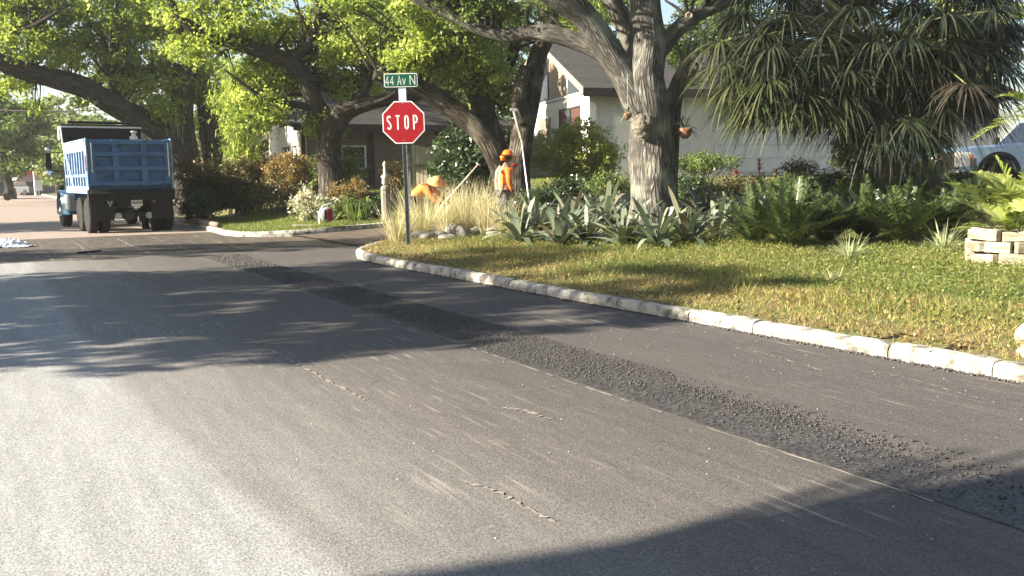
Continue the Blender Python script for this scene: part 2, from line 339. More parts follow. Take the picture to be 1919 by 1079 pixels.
# pale seams and scuffs
M_CHALK = mat("dust_mark_mat", (.15, .135, .115), (.28, .255, .22), 9, .9)
def mark(pts, w, jit, seed, z=.0175):
    r_ = random.Random(seed); mb = MB()
    vs = []; 
    for i, (a, b) in enumerate(pts):
        j = r_.uniform(-jit, jit); ww = w*r_.uniform(.15, 1.2); vs.append((b+j-ww/2, a, z)); vs.append((b+j+ww/2, a, z))
    mb.add(vs, [(2*i, 2*i+1, 2*i+3, 2*i+2) for i in range(len(pts)-1) if r_.random() > .3])
    o = mb.build("pavement_mark", M_CHALK); o.rotation_euler = (0, 0, RA); o["kind"] = 'structure'
mark([(a, 3.83+.02*math.sin(a*.9)) for a in np.arange(2.6, 19.4, .11)], .022, .006, 1)
mark([(a, 2.27+.04*math.sin(a*.5)) for a in np.arange(6.0, 9.6, .06)], .03, .012, 2)
mark([(a, 2.2) for a in np.arange(10.5, 19., .12)], .018, .008, 3)
for (x0, y0, x1, y1, wd, sd) in [(950, 738, 1098, 722, .05, 5), (942, 768, 1040, 788, .06, 6), (640, 520, 780, 548, .02, 7), (1380, 655, 1560, 700, .02, 8), (1640, 700, 1880, 760, .02, 9), (860, 905, 1060, 985, .03, 10), (690, 716, 700, 722, .04, 11), (780, 545, 900, 560, .02, 12)]:
    p0 = GP(x0, y0, False); p1 = GP(x1, y1, False); q0 = AB(p0.x, p0.y); q1 = AB(p1.x, p1.y)
    mark([(q0[0]+(q1[0]-q0[0])*t, q0[1]+(q1[1]-q0[1])*t+.03*math.sin(t*5)) for t in np.linspace(0, 1, 34)], wd, .012, sd)
# wheel-grooves on the milled part
for k, b in enumerate([1.2, 2.0, 3.1, 4.0, 5.1]):
    mark([(a, b+.15*(a-20)*.1) for a in np.arange(20.4, 27., .2)], .05, .03, 20+k, .006)
# cross street
def sheet(name, aa, bb, zf, m, dz=0.):
    mb = MB(); na, nb = len(aa), len(bb); vs = []
    for a in aa:
        for b in bb: x, y = RW(a, b); vs.append((b, a, zf(x, y)+dz))
    mb.add(vs, [(i*nb+j, i*nb+j+1, (i+1)*nb+j+1, (i+1)*nb+j) for i in range(na-1) for j in range(nb-1)])
    o = mb.build(name, m, None, True); o.rotation_euler = (0, 0, RA); o["kind"] = 'structure'; return o
sheet("cross_street", np.linspace(18.6, 25, 5), np.linspace(7.4, 90, 60), hroad, M_MILL, .002)
# lawns
M_LAWN = mat("lawn_soil_mat", (.15, .125, .06), (.10, .12, .035), 1.6, .95, bump=.8, bscale=30, lo=.4, hi=.6)
def lawn(name, rows, bk, offs, m):
    mb = MB(); vs = []; nb = len(offs)
    for a in rows:
        b0 = bk(a)
        for o_ in offs:
            b = b0+o_; x, y = RW(a, b); vs.append((b, a, float(hlawn(x, y))-.012*(o_ == 0)))
    n = len(rows); mb.add(vs, [(i*nb+j, i*nb+j+1, (i+1)*nb+j+1, (i+1)*nb+j) for i in range(n-1) for j in range(nb-1)])
    o = mb.build(name, m, None, True); o.rotation_euler = (0, 0, RA); o["kind"] = 'structure'; return o
offs = [0, .15, .35, .6, 1, 1.5, 2, 2.7, 3.5, 4.5, 6, 8, 10, 13, 16, 20, 25, 32, 40, 60]
KB2 = [(a, b) for a, b in KB if a > 24.1]
lawn("lawn", list(np.linspace(-30, 14, 60))+list(np.linspace(14.2, 19.62, 50)), lambda a: interp(a, KA)+.06, offs, M_LAWN)
lawn("lawn", list(np.linspace(24.12, 27, 24))+list(np.linspace(27.2, 40, 20))+list(np.linspace(42, 300, 40)), lambda a: interp(a, KB2)+.06, offs, M_LAWN)
mb = MB(); mb.add([(-5, -30, .12), (-5, 300, .12), (-120, 300, .12), (-120, -30, .12)], [(0, 1, 2, 3)])
o = mb.build("lawn", M_LAWN); o.rotation_euler = (0, 0, RA); o["kind"] = 'structure'
# kerbs
M_KERB = mat("kerb_mat", (.12, .11, .092), (.38, .36, .315), 7, .9, bump=1., bscale=45, lo=.34, hi=.52)
def kerb(path, zf, seed, flip=1, wd=.17):
    r_ = random.Random(seed); pts = [Vector((b, a, 0)) for a, b in path]; d = [0]
    for i in range(1, len(pts)): d.append(d[-1]+(pts[i]-pts[i-1]).length)
    def at(s): return Vector((np.interp(s, d, [p.x for p in pts]), np.interp(s, d, [p.y for p in pts]), 0))
    mb = MB(); s = 0.
    prof0 = [(0, -.05), (-.01, .07), (.004, .115), (.03, .138), (wd*.55, .146), (wd-.03, .14), (wd, .12), (wd, -.05)]
    while s < d[-1]-.2:
        Ls = r_.choice([.9, 1.2, 1.5, 2.4, 3.0]); e = min(s+Ls, d[-1]); n = max(2, int((e-s-.015)/.08)); k = len(prof0); vs = []
        tilt = r_.uniform(-.008, .008); dz = r_.uniform(-.008, .008)
        for i in range(n+1):
            q = s+.008+(e-s-.016)*i/n; p = at(q); t = (at(min(q+.05, d[-1]))-at(max(q-.05, 0))); t.normalize(); nr = Vector((t.y, -t.x, 0))*flip
            x, y = RW(p.y, p.x); zb = float(zf(x, y))
            sh = .985 if 0 < i < n else .93
            for j, (u, h) in enumerate(prof0):
                jj = .007 if 0 < j < k-1 else 0
                v = p+nr*(u+tilt+r_.uniform(-jj, jj)); vs.append((v.x, v.y, zb+h*sh+dz+r_.uniform(-jj, jj)*.8))
        fs = [(i*k+j, i*k+j+1, (i+1)*k+j+1, (i+1)*k+j) for i in range(n) for j in range(k-1)]
        fs += [tuple(range(k)), tuple(range(n*k, n*k+k))[::-1]]
        mb.add(vs, fs); s = e
    o = mb.build("kerb", M_KERB); o.rotation_euler = (0, 0, RA); o["kind"] = 'structure'
    bm = bmesh.new(); bm.from_mesh(o.data); bmesh.ops.recalc_face_normals(bm, faces=bm.faces); bm.to_mesh(o.data); bm.free()
kerb([(a, b) for a, b in KA if a > -20 and b < 71][0:], hroad, 3)
kerb([(24.12, 40), (24.12, 12), (24.12, 8.2), (24.3, 7.3), (24.8, 6.55), (25.4, 6.1), (26.4, 5.95), (34.7, 6.25), (60, 6.2), (120, 6.2)], hroad, 5, 1)
# loose asphalt crumbs on the coarse strip and along the foot of the kerb (nobody could count them)
def stones(name, pts, size, m, seed, flat=.7, label=None, cat=None):
    rng = np.random.default_rng(seed); n = len(pts); base = np.array([(-1, -1, -1), (1, -1, -1), (1, 1, -1), (-1, 1, -1), (-1, -1, 1), (1, -1, 1), (1, 1, 1), (-1, 1, 1)], float)*.6
    V = base[None]*(1+rng.uniform(-.45, .45, (n, 8, 3))); V[:, 4:, :2] *= .65; V[:, :, 2] *= flat
    a = rng.random(n)*6.28; c, s_ = np.cos(a)[:, None], np.sin(a)[:, None]
    x = V[:, :, 0]*c-V[:, :, 1]*s_; y = V[:, :, 0]*s_+V[:, :, 1]*c; V[:, :, 0] = x; V[:, :, 1] = y
    V *= (size*(.5+rng.random(n)**2*1.4))[:, None, None]; V += pts[:, None, :]
    F = np.array([(0, 3, 2, 1), (4, 5, 6, 7), (0, 1, 5, 4), (1, 2, 6, 5), (2, 3, 7, 6), (3, 0, 4, 7)]); F = (F[None]+(np.arange(n)*8)[:, None, None]).reshape(-1, 4)
    me = D.meshes.new(name); me.vertices.add(n*8); me.vertices.foreach_set("co", V.reshape(-1).astype(np.float32)); me.loops.add(F.size); me.loops.foreach_set("vertex_index", F.ravel().astype(np.int32))
    me.polygons.add(len(F)); me.polygons.foreach_set("loop_start", np.arange(0, F.size, 4, dtype=np.int32)); me.update(calc_edges=True)
    o = link_mesh(name, me, m); o["kind"] = 'stuff'
    if label: o["label"] = label; o["category"] = cat
    return o
rng = np.random.default_rng(7)
def scatter_ab(n, a0, a1, b0, b1, dens, z):
    a = rng.uniform(a0, a1, n); b = rng.uniform(b0, b1, n); k = rng.random(n) < dens(a, b); a, b = a[k], b[k]
    return np.stack([-SA*a+CA*b, CA*a+SA*b, np.full(len(a), z)], 1)
def cden(a, b):
    t = (b-3.9)/(.75); edge_ = np.exp(-((b-4.42)/.13)**2)
    patch = .5+.5*np.sin(a*2.1+b*5)*np.sin(a*.7+1.3)
    return np.clip(np.where(a > 5.2, 1.0*smooth(4.6, 7, a)+.15, .1+.75*edge_*smooth(2., 4.4, a)+.15*patch), 0, 1)*(.25+.75*smooth(3.9, 4.1, b))
st = scatter_ab(26000, 1.2, 12, 3.9, 4.66, cden, .021)
stones("asphalt_crumbs", st, .006, mat("crumb_mat", (.038, .035, .034), (.075, .069, .065), 30, .55, spec=.5), 3, label="loose dark asphalt crumbs strewn on the coarse strip", cat="crumbs")
st = scatter_ab(7000, 12, 19.4, 3.9, 4.64, lambda a, b: .9+0*a, .021)
stones("asphalt_crumbs", st, .011, MATS["crumb_mat"], 4, label="dark asphalt lumps on the far end of the coarse strip", cat="crumbs")
a = rng.uniform(2, 16, 2600); b = np.interp(a, [k[0] for k in KA], [k[1] for k in KA])-np.abs(rng.normal(0, .03, 2600))+.005
stones("asphalt_crumbs", np.stack([-SA*a+CA*b, CA*a+SA*b, np.full(len(a), .018)], 1), .012, MATS["crumb_mat"], 5, label="black asphalt crumbs along the foot of the white kerb", cat="crumbs")
st = np.concatenate([scatter_ab(700, 1.5, 14, .9, 3.8, lambda a, b: .5+0*a, .014), scatter_ab(500, 1.5, 12, 4.7, 6.3, lambda a, b: .5+0*a, .014), scatter_ab(1800, 20, 27, -4.5, 7, lambda a, b: .5+0*a, .004)])
stones("pale_grit", st, .0045, mat("grit_mat", (.34, .3, .24), (.5, .46, .4), 30, .9), 6, flat=.4, label="pale grit scattered over the road surface", cat="grit")
# ---- grass and leaf litter
def infrustum(p, mar=60):
    d = p-np.array([0, 0, EYE]); cp, sp = math.cos(PITCH), math.sin(PITCH); z = d[:, 1]*cp-d[:, 2]*sp; y = d[:, 1]*sp+d[:, 2]*cp
    x = d[:, 0]/z*FPX+960; yy = 540-y/z*FPX; return (x > -mar) & (x < 1920+mar) & (yy < 1080+mar) & (z > .5)
def on_lawnA(n, a0, a1, o0, o1, seed, dens=None):
    rg = np.random.default_rng(seed); a = rg.uniform(a0, a1, n); o_ = rg.uniform(o0, o1, n); b = np.interp(a, [k[0] for k in KA], [k[1] for k in KA])+o_
    x = -SA*a+CA*b; y = CA*a+SA*b; p = np.stack([x, y, hlawn(x, y)], 1); k = infrustum(p)
    if dens is not None: k &= rg.random(n) < dens(a, o_, x, y)
    return p[k], a[k], o_[k], rg
M_GRASS = leafmat("grass_mat", [(.15, .085, .04), (.30, .24, .10), (.30, .25, .09), (.19, .205, .06), (.14, .17, .045), (.115, .155, .04)], trans=.3)
def wob(x, y): return np.sin(x*1.3+y*.4+1)*np.sin(y*1.1-x*.3)+.6*np.sin(x*3.1)*np.sin(y*2.7)
def blades(name, p, h, w_, rg, tint, label, lean=.7):
    n = len(p); an = rg.random(n)*6.28; d = np.stack([np.cos(an), np.sin(an), np.zeros(n)], 1); hh = h*(.45+.9*rg.random(n)); an2 = rg.random(n)*6.28
    ln = rg.uniform(.1, lean, n); tip = p+np.stack([np.cos(an2)*ln*hh, np.sin(an2)*ln*hh, hh], 1)
    V = np.stack([p-d*w_/2, p+d*w_/2, tip], 1); o = npmesh(name, V, 3, M_GRASS, tint=np.clip(tint, 0, 1)); tag(o, label, "grass", kind='stuff'); return o
p, a, o_, rg = on_lawnA(330000, 1, 19.5, .16, 9.5, 21, lambda a, o_, x, y: np.clip((1.15-.05*y)*np.clip(.35+o_*.5, 0, 1), 0.12, 1))
t = .20+.34*np.clip(o_/1.6, 0, 1)+.36*smooth(1.2, 3.0, o_+wob(p[:, 0], p[:, 1])*.6)+.10*wob(p[:, 0]*2, p[:, 1]*2)+rg.normal(0, .14, len(p))+.14*smooth(3, 5, p[:, 0])
blades("grass", p, .052+.015*smooth(1, 3, o_), .011, rg, t, "short patchy lawn, tan by the kerb and greener further up, in front of the bromeliads", 1.6)
p, a, o_, rg = on_lawnA(90000, 1, 19.5, 1.0, 9.5, 22, lambda a, o_, x, y: np.clip(.75-.02*y, .1, 1)*(wob(x*1.9, y*1.9) > -.1))
blades("grass", p, .12, .012, rg, .62+.2*wob(p[:, 0], p[:, 1])+rg.normal(0, .2, len(p)), "longer mixed grass blades higher up the verge", 1.2)
# broad-leaved groundcover on the right of the verge
def gc(n, seed, a0, a1, o0, o1, dens, size, h, tint, label, name="groundcover"):
    p, a, o_, rg = on_lawnA(n, a0, a1, o0, o1, seed, dens); p[:, 2] += rg.random(len(p))*h+.01
    V = leafquads(p, size, rg, up=.9, aspect=.7); o = npmesh(name, V, 4, M_GRASS, tint=np.clip(tint+rg.normal(0, .14, len(p)), 0, 1)); tag(o, label, "groundcover", kind='stuff')
gc(190000, 31, 1, 16, .9, 6.5, lambda a, o_, x, y: smooth(1.1, 3.0, o_+.9*wob(x*1.3, y*1.3)+.45*(x-4.2))*np.clip(1.3-.045*y, .2, 1)*.6*(.45+.55*(wob(x*2.3+1, y*2.3) > -.3)), .015, .10, .74, "bright green leafy groundcover between the planter and the tan verge")
gc(60000, 32, 1, 19, .1, 7.5, lambda a, o_, x, y: (.30+.35*(wob(x*1.5, y*1.5) > .2))*np.clip(1.2-.12*o_, .25, 1), .019, .05, .04, "dry fallen oak leaves over the verge and lawn", "leaf_litter")
# grass on the far corner
rg = np.random.default_rng(8); n = 60000; a = rg.uniform(24.3, 33, n); b = np.interp(a, [k[0] for k in KB2], [k[1] for k in KB2])+rg.uniform(.25, 7, n); x = -SA*a+CA*b; y = CA*a+SA*b
p = np.stack([x, y, hlawn(x, y)], 1); k = infrustum(p); p = p[k]
blades("grass", p, .08, .02, rg, .78+rg.normal(0, .12, len(p)), "mown green grass behind the rounded far kerb")
n = 26000; a = rg.uniform(25.5, 36, n); b = rg.uniform(12, 32, n); x = -SA*a+CA*b; y = CA*a+SA*b
p = np.stack([x, y, hlawn(x, y)], 1); k = infrustum(p); p = p[k]
blades("grass", p, .09, .03, rg, .7+rg.normal(0, .12, len(p)), "grass in front of the houses across the side street")
# ================================================================== TREES AND PLANTS
M_OAKBARK = barkmat("oak_bark_mat", (.055, .050, .045), (.31, .295, .26), 40, 2.6, 1.0, moss=(.30, .30, .24))  # pale patches put the limb's sunlight into the bark colour
M_BARK2 = barkmat("dark_bark_mat", (.032, .027, .023), (.15, .13, .105), 26, 2.0, .9)
M_BARK3 = barkmat("sun_patch_bark_mat", (.025, .02, .016), (.13, .11, .085), 26, 2.0, .9, moss=(.16, .15, .115))  # paler patches stand for sunlit bark, painted into the colour
M_LEAFY = leafmat("sunny_leaf_mat", [(.06, .095, .018), (.15, .20, .034), (.27, .32, .066), (.42, .45, .14)], trans=.5, tmul=1.5)
M_LEAFG = leafmat("green_leaf_mat", [(.035, .06, .016), (.08, .12, .03), (.14, .19, .05), (.22, .27, .09)], trans=.4)
M_LEAFD = leafmat("dark_leaf_mat", [(.015, .03, .012), (.03, .055, .02), (.05, .085, .03), (.09, .13, .06)], trans=.2, rough=.35, spec=.5)
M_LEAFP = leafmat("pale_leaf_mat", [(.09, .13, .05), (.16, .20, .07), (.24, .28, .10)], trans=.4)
M_LEAFB = leafmat("bronze_leaf_mat", [(.06, .07, .02), (.13, .11, .03), (.24, .17, .06), (.34, .20, .11), (.16, .18, .04)], trans=.3)
M_LEAFBD = leafmat("dark_bronze_leaf_mat", [(.03, .045, .016), (.07, .07, .028), (.13, .09, .045), (.08, .11, .035)], trans=.2)
M_LEAFV = leafmat("variegated_leaf_mat", [(.10, .14, .06), (.30, .32, .20), (.55, .52, .42), (.62, .5, .45)], trans=.3)
M_LEAFW = leafmat("yellow_leaf_mat", [(.14, .17, .03), (.26, .28, .06), (.40, .40, .13)], trans=.4)
M_MOSS = leafmat("hanging_moss_mat", [(.16, .16, .11), (.30, .29, .2)], trans=.3)
def off(o, root): o.parent = root; o.location = -root.location; return o
def oak(name, label, base, limbs, vols, bark, leafm, leaf=.08, per=70, crad=.45, seed=1, rings=18, twig=.018, moss=None, jit=.04, shift=0., group=None, cat="tree", sparse=1.0):
    rnd = random.Random(seed); rg = np.random.default_rng(seed); root = empty(name, base); tag(root, label, cat, group)
    mb = MB(); pts = []
    for lb in limbs:
        path = [(P(px, py, Z), r) for px, py, Z, r in lb]; cm = catmull(path, 6)
        cm = [(p+Vector((math.sin(i*.35+seed), math.cos(i*.3), 0))*.02*min(1, r*4), r*(1+.03*math.sin(i*.5+seed))) for i, (p, r) in enumerate(cm)]
        mb.tube([p for p, r in cm], [r for p, r in cm], rings, jit, rnd); pts += cm
    cents = []
    for px, py, Z, rx, ry, rz, n in vols:
        c = P(px, py, Z); k = Z/FPX; n = int(n*sparse)
        for i in range(n):
            v = Vector((rnd.gauss(0, 1), rnd.gauss(0, 1), rnd.gauss(0, 1))).normalized()*(rnd.random()**.4)
            q = c+Vector((v.x*rx*k, v.y*rz, v.z*ry*k)); cents.append(q)
            # a twig from the nearest limb
            if pts and rnd.random() < .55:
                s = min(rnd.sample(pts, min(len(pts), 30)), key=lambda t: (t[0]-q).length)
                if (s[0]-q).length < 6:
                    m1 = s[0].lerp(q, .5)+Vector((rnd.uniform(-.3, .3), rnd.uniform(-.3, .3), rnd.uniform(-.1, .35))); r0 = min(s[1]*.5, .045)
                    cm = catmull([(s[0], r0), (m1, max(twig, r0*.6)), (q, twig*.5)], 3); mb.tube([a for a, b in cm], [b for a, b in cm], 5)
    if mb.v: off(mb.build("trunk", bark, None, True), root)
    if cents:
        CC = np.array([tuple(c) for c in cents]); pp, ix = clump_points(CC, crad, per, rg, .62); ct = rg.random(len(CC))
        V = leafquads(pp, leaf, rg); t = np.clip(ct[ix]*.55+.25+rg.normal(0, .17, len(pp))+shift, 0, 1)
        off(npmesh("crown", V, 4, leafm, tint=t), root)
        if moss:
            sel = CC[rg.choice(len(CC), moss)]; bs = np.repeat(sel, 14, 0)+rg.normal(0, .13, (moss*14, 3)); dd = rg.normal(0, .12, bs.shape)+np.array([0, 0, -1]); dd /= np.linalg.norm(dd, axis=1)[:, None]
            (off(strips("hanging_moss", bs, dd, rg.uniform(.3, 1.1, len(bs)), .035, .1, M_MOSS, None, 4, rg, side=rg.normal(size=bs.shape)), root))['kind'] = 'stuff'
    return root
def gz(px, Z):   # ground point under a column of the picture at a given depth
    p = P(px, 400, Z); p.z = float(hlawn(p.x, p.y)); return p
# --- the big oak by the bromeliads
Z = 20.
b0 = gz(1222, Z)
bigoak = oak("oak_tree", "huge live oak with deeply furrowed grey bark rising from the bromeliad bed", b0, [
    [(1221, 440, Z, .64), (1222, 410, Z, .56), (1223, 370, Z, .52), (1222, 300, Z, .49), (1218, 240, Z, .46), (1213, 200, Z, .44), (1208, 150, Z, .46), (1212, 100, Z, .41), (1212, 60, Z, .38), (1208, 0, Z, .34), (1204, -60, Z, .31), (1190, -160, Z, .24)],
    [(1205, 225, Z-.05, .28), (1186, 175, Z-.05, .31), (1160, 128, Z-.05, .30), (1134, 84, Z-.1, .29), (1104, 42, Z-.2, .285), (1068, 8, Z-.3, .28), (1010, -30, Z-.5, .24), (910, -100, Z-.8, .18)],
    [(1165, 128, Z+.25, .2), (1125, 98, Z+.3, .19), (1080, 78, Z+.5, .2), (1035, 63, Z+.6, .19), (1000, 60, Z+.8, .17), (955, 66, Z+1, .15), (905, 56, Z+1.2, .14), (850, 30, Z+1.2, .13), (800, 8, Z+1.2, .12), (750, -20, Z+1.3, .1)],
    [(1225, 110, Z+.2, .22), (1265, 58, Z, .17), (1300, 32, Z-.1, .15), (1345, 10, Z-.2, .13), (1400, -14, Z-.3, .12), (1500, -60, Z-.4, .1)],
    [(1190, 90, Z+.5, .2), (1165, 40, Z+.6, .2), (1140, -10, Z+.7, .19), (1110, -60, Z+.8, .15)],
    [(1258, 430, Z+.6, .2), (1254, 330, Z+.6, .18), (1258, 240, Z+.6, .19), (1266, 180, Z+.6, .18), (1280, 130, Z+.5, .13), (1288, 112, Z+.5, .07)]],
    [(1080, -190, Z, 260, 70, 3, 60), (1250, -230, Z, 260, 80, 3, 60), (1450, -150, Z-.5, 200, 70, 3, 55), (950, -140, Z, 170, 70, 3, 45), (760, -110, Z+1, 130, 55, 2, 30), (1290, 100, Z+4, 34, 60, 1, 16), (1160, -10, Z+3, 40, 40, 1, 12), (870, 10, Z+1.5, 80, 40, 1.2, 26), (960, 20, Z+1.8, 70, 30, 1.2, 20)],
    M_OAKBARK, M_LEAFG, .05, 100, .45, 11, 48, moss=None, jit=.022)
bigoak_trunk = [c for c in bigoak.children if c.name.startswith("trunk")][0]
mb = MB(); rnd = random.Random(2); pc = P(1202, 238, Z-.5)
for q in range(7):
    c = pc+Vector((rnd.uniform(-.12, .12), rnd.uniform(-.08, .05), rnd.uniform(-.2, .2))); r = rnd.uniform(.12, .19)
    mb.lathe(c-Vector((0, 0, r)), (0, 0, 1), [(r*(1-math.cos(t)), r*math.sin(t)*rnd.uniform(.85, 1.1)) for t in np.linspace(.1, 3.04, 8)], 12)
bu = mb.build("burl", mat("burl_mat", (.08, .065, .05), (.25, .22, .17), 14, .95, bump=1.5, bscale=28), None, True); off(bu, bigoak)
mb = MB(); kn = P(1290, 30, Z-.27); mb.lathe(kn, (0, -1, .1), [(0, .085), (.07, .08), (.075, .05), (.03, .04)], 14); off(mb.build("branch_stub", mat("cut_wood_mat", (.3, .25, .18), (.45, .4, .3), 9, .9)), bigoak)
# --- leaning twin oak behind the workers
Z = 25.
oak("oak_tree", "leaning dark oak with pale sunlit stub and forked trunks behind the standing worker", gz(965, Z), [
    [(968, 430, Z, .52), (966, 380, Z, .42), (970, 310, Z, .34), (981, 250, Z, .30), (993, 190, Z, .27), (1000, 140, Z, .26), (1010, 100, Z, .25), (1024, 60, Z, .23), (1032, 0, Z, .25), (1050, -60, Z, .2)],
    [(985, 225, Z-.2, .24), (972, 190, Z-.4, .21), (976, 160, Z-.4, .19), (982, 140, Z-.4, .17), (984, 122, Z-.4, .14)],
    [(960, 380, Z+.5, .4), (938, 310, Z+.5, .33), (922, 250, Z+.5, .3), (905, 200, Z+.5, .28), (885, 165, Z+.5, .26), (855, 130, Z+.5, .22), (820, 105, Z+.5, .16), (780, 90, Z+.5, .1)],
    [(945, 330, Z+.2, .30), (915, 265, Z, .29), (875, 225, Z, .28), (835, 195, Z, .27), (795, 170, Z-.2, .24), (750, 150, Z-.3, .2), (700, 140, Z-.5, .13)],
    [(910, 215, Z+.8, .18), (930, 160, Z+1, .17), (960, 110, Z+1, .15), (970, 60, Z+1, .12)]],
    [(830, 95, Z, 110, 48, 1.5, 60), (905, 130, Z+.4, 60, 40, 1.2, 34), (765, 125, Z, 55, 30, 1.2, 26), (800, 30, Z, 110, 45, 1.6, 50), (900, 40, Z+.5, 70, 50, 1.4, 34), (930, 180, Z+1.2, 45, 35, .8, 16), (1090, 20, Z+3, 60, 60, 1.5, 20), (700, -20, Z, 120, 40, 2, 26)],
    M_BARK3, M_LEAFY, .062, 80, .42, 5, 22, jit=.045)
def SHIFT(v, d): return [(q[0], q[1], q[2]+(d if i_ % 3 else d*.2))+q[3:] for i_, q in enumerate(v)]
# --- tree before the brown house
Z = 29.
oak("oak_tree", "dark-limbed oak with spreading crooked limbs standing right before the brown house", gz(628, Z), [
    [(625, 400, Z, .5), (622, 350, Z, .42), (617, 290, Z, .38), (622, 245, Z, .36), (640, 212, Z, .34), (668, 200, Z, .26), (720, 188, Z, .2), (780, 180, Z+.4, .16), (830, 150, Z+.6, .1)],
    [(628, 235, Z-.1, .28), (602, 212, Z, .27), (585, 178, Z, .27), (570, 145, Z-.1, .27), (545, 120, Z-.2, .27), (505, 100, Z-.3, .24), (465, 88, Z-.5, .22), (420, 74, Z-.7, .2), (375, 60, Z-1, .17), (345, 38, Z-1.2, .14), (318, 5, Z-1.3, .11), (300, -30, Z-1.4, .08)],
    [(545, 118, Z-.2, .15), (572, 88, Z-.3, .13), (592, 50, Z-.4, .12), (603, 10, Z-.5, .1), (612, -40, Z-.5, .08)],
    [(450, 84, Z-.5, .14), (432, 52, Z-.6, .13), (420, 20, Z-.7, .12), (412, -20, Z-.7, .1)],
    [(400, 66, Z-.8, .1), (430, 35, Z-.9, .1), (410, 8, Z-1, .09), (405, -20, Z-1, .06)],
    [(660, 205, Z+.2, .18), (685, 165, Z+.2, .14), (705, 125, Z+.2, .1), (740, 95, Z, .07), (775, 55, Z, .05)],
    [(668, 200, Z-.3, .09), (700, 192, Z-.6, .06), (722, 184, Z-.8, .05), (742, 172, Z-1, .04)],
    [(600, 215, Z-.2, .12), (560, 195, Z-.6, .09), (500, 185, Z-1, .07), (460, 160, Z-1.2, .05), (420, 130, Z-1.3, .03)]],
    SHIFT([(420, 45, Z-.7, 115, 48, 1.8, 56), (515, 150, Z-.4, 70, 42, 1.3, 44), (560, 60, Z, 100, 52, 1.8, 60), (670, 85, Z, 90, 55, 1.6, 60), (610, 130, Z+.4, 60, 40, 1.2, 32), (700, 15, Z, 120, 38, 1.8, 48), (480, 200, Z-.8, 60, 38, 1.2, 30), (605, 232, Z-.9, 34, 24, .5, 15), (350, 95, Z-1, 60, 30, 1.2, 22), (520, -30, Z, 200, 40, 2.4, 40), (660, 165, Z, 55, 28, 1, 16)], 1.1),
    M_BARK2, M_LEAFY, .07, 80, .45, 6, 14, jit=.04, shift=.06)
# --- far left oak over the truck
Z = 37.
oak("oak_tree", "broad oak with hanging moss whose thick limb reaches left over the truck", gz(372, Z), [
    [(352, 420, Z, .75), (352, 330, Z, .62), (345, 270, Z, .55), (338, 215, Z, .48), (345, 160, Z, .4), (360, 100, Z, .32), (370, 40, Z, .22)],
    [(345, 300, Z-.3, .5), (312, 258, Z-.6, .46), (262, 222, Z-1, .44), (212, 196, Z-1.4, .42), (160, 165, Z-1.8, .40), (100, 146, Z-2.2, .38), (45, 134, Z-2.6, .34), (-20, 108, Z-3, .28), (-90, 80, Z-3.4, .2)],
    [(70, 142, Z-2.4, .2), (58, 105, Z-2.4, .17), (62, 60, Z-2.4, .14), (55, 10, Z-2.4, .1)],
    [(412, 420, Z+1, .5), (402, 330, Z+1, .46), (396, 260, Z+1, .42), (386, 200, Z+1, .36), (378, 140, Z+1, .26), (370, 90, Z+1, .18)],
    [(250, 220, Z-1, .16), (215, 170, Z-1.2, .12), (205, 110, Z-1.4, .1), (210, 60, Z-1.4, .07)],
    [(-40, 80, Z-3, .14), (10, 66, Z-3, .12), (60, 50, Z-3, .09), (110, 20, Z-3, .05)]],
    SHIFT([(50, 85, Z-2.6, 100, 50, 2, 46), (120, 35, Z-2, 150, 52, 2.4, 80), (200, 110, Z-1.4, 90, 42, 1.8, 50), (270, 55, Z-1, 110, 60, 2, 70), (255, 150, Z-1, 80, 34, 1.6, 40), (330, 150, Z-.6, 70, 48, 1.6, 44), (290, 200, Z-1, 45, 30, 1, 22), (20, 160, Z-3, 60, 14, 1, 12), (330, 225, Z-1.2, 40, 22, .8, 14), (410, 180, Z+.8, 38, 60, 1, 24), (40, 10, Z-2.6, 100, 40, 2, 36), (330, 30, Z-1, 90, 50, 2, 40), (200, -50, Z-1.5, 260, 40, 3, 60), (78, 200, Z-3, 18, 16, .3, 2), (150, 197, Z-3, 14, 10, .3, 2)], 1.2),
    M_BARK2, M_LEAFY, .085, 80, .5, 7, 14, moss=34, jit=.04, shift=-.02)
# bamboo-like yellow green tree
root = empty("bamboo_clump", gz(462, 33)); tag(root, "tall yellow-green arching bamboo clump left of the brown house", "bamboo")
rg = np.random.default_rng(3); cul = MB(); cp = []; rnd = random.Random(9)
for i in range(16):
    b_ = root.location+Vector((rnd.uniform(-.6, .6), rnd.uniform(-.4, .4), 0)); tp = P(rnd.uniform(425, 488), rnd.uniform(110, 200), 33+rnd.uniform(-.8, .8)); m1 = b_.lerp(tp, .6)+Vector((0, 0, .8))
    cm = catmull([(b_, .03), (m1, .024), (tp, .008)], 6); cul.tube([a for a, b in cm], [b for a, b in cm], 5)
    for a, b in cm[3:]:
        for j in range(16): cp.append(tuple(a+Vector((rnd.gauss(0, .28), rnd.gauss(0, .3), rnd.gauss(0, .25)))))
off(cul.build("stem", mat("bamboo_stem_mat", (.35, .33, .10), (.25, .28, .08), 4, .5)), root)
cp = np.array(cp); cp = np.repeat(cp, 4, 0)+rg.normal(0, .08, (len(cp)*4, 3)); dd = rg.normal(0, .5, cp.shape)+np.array([0, 0, -.1]); dd /= np.linalg.norm(dd, axis=1)[:, None]
off(strips("crown", cp, dd, .19, .05, .25, M_LEAFY, None, 2, rg), root)
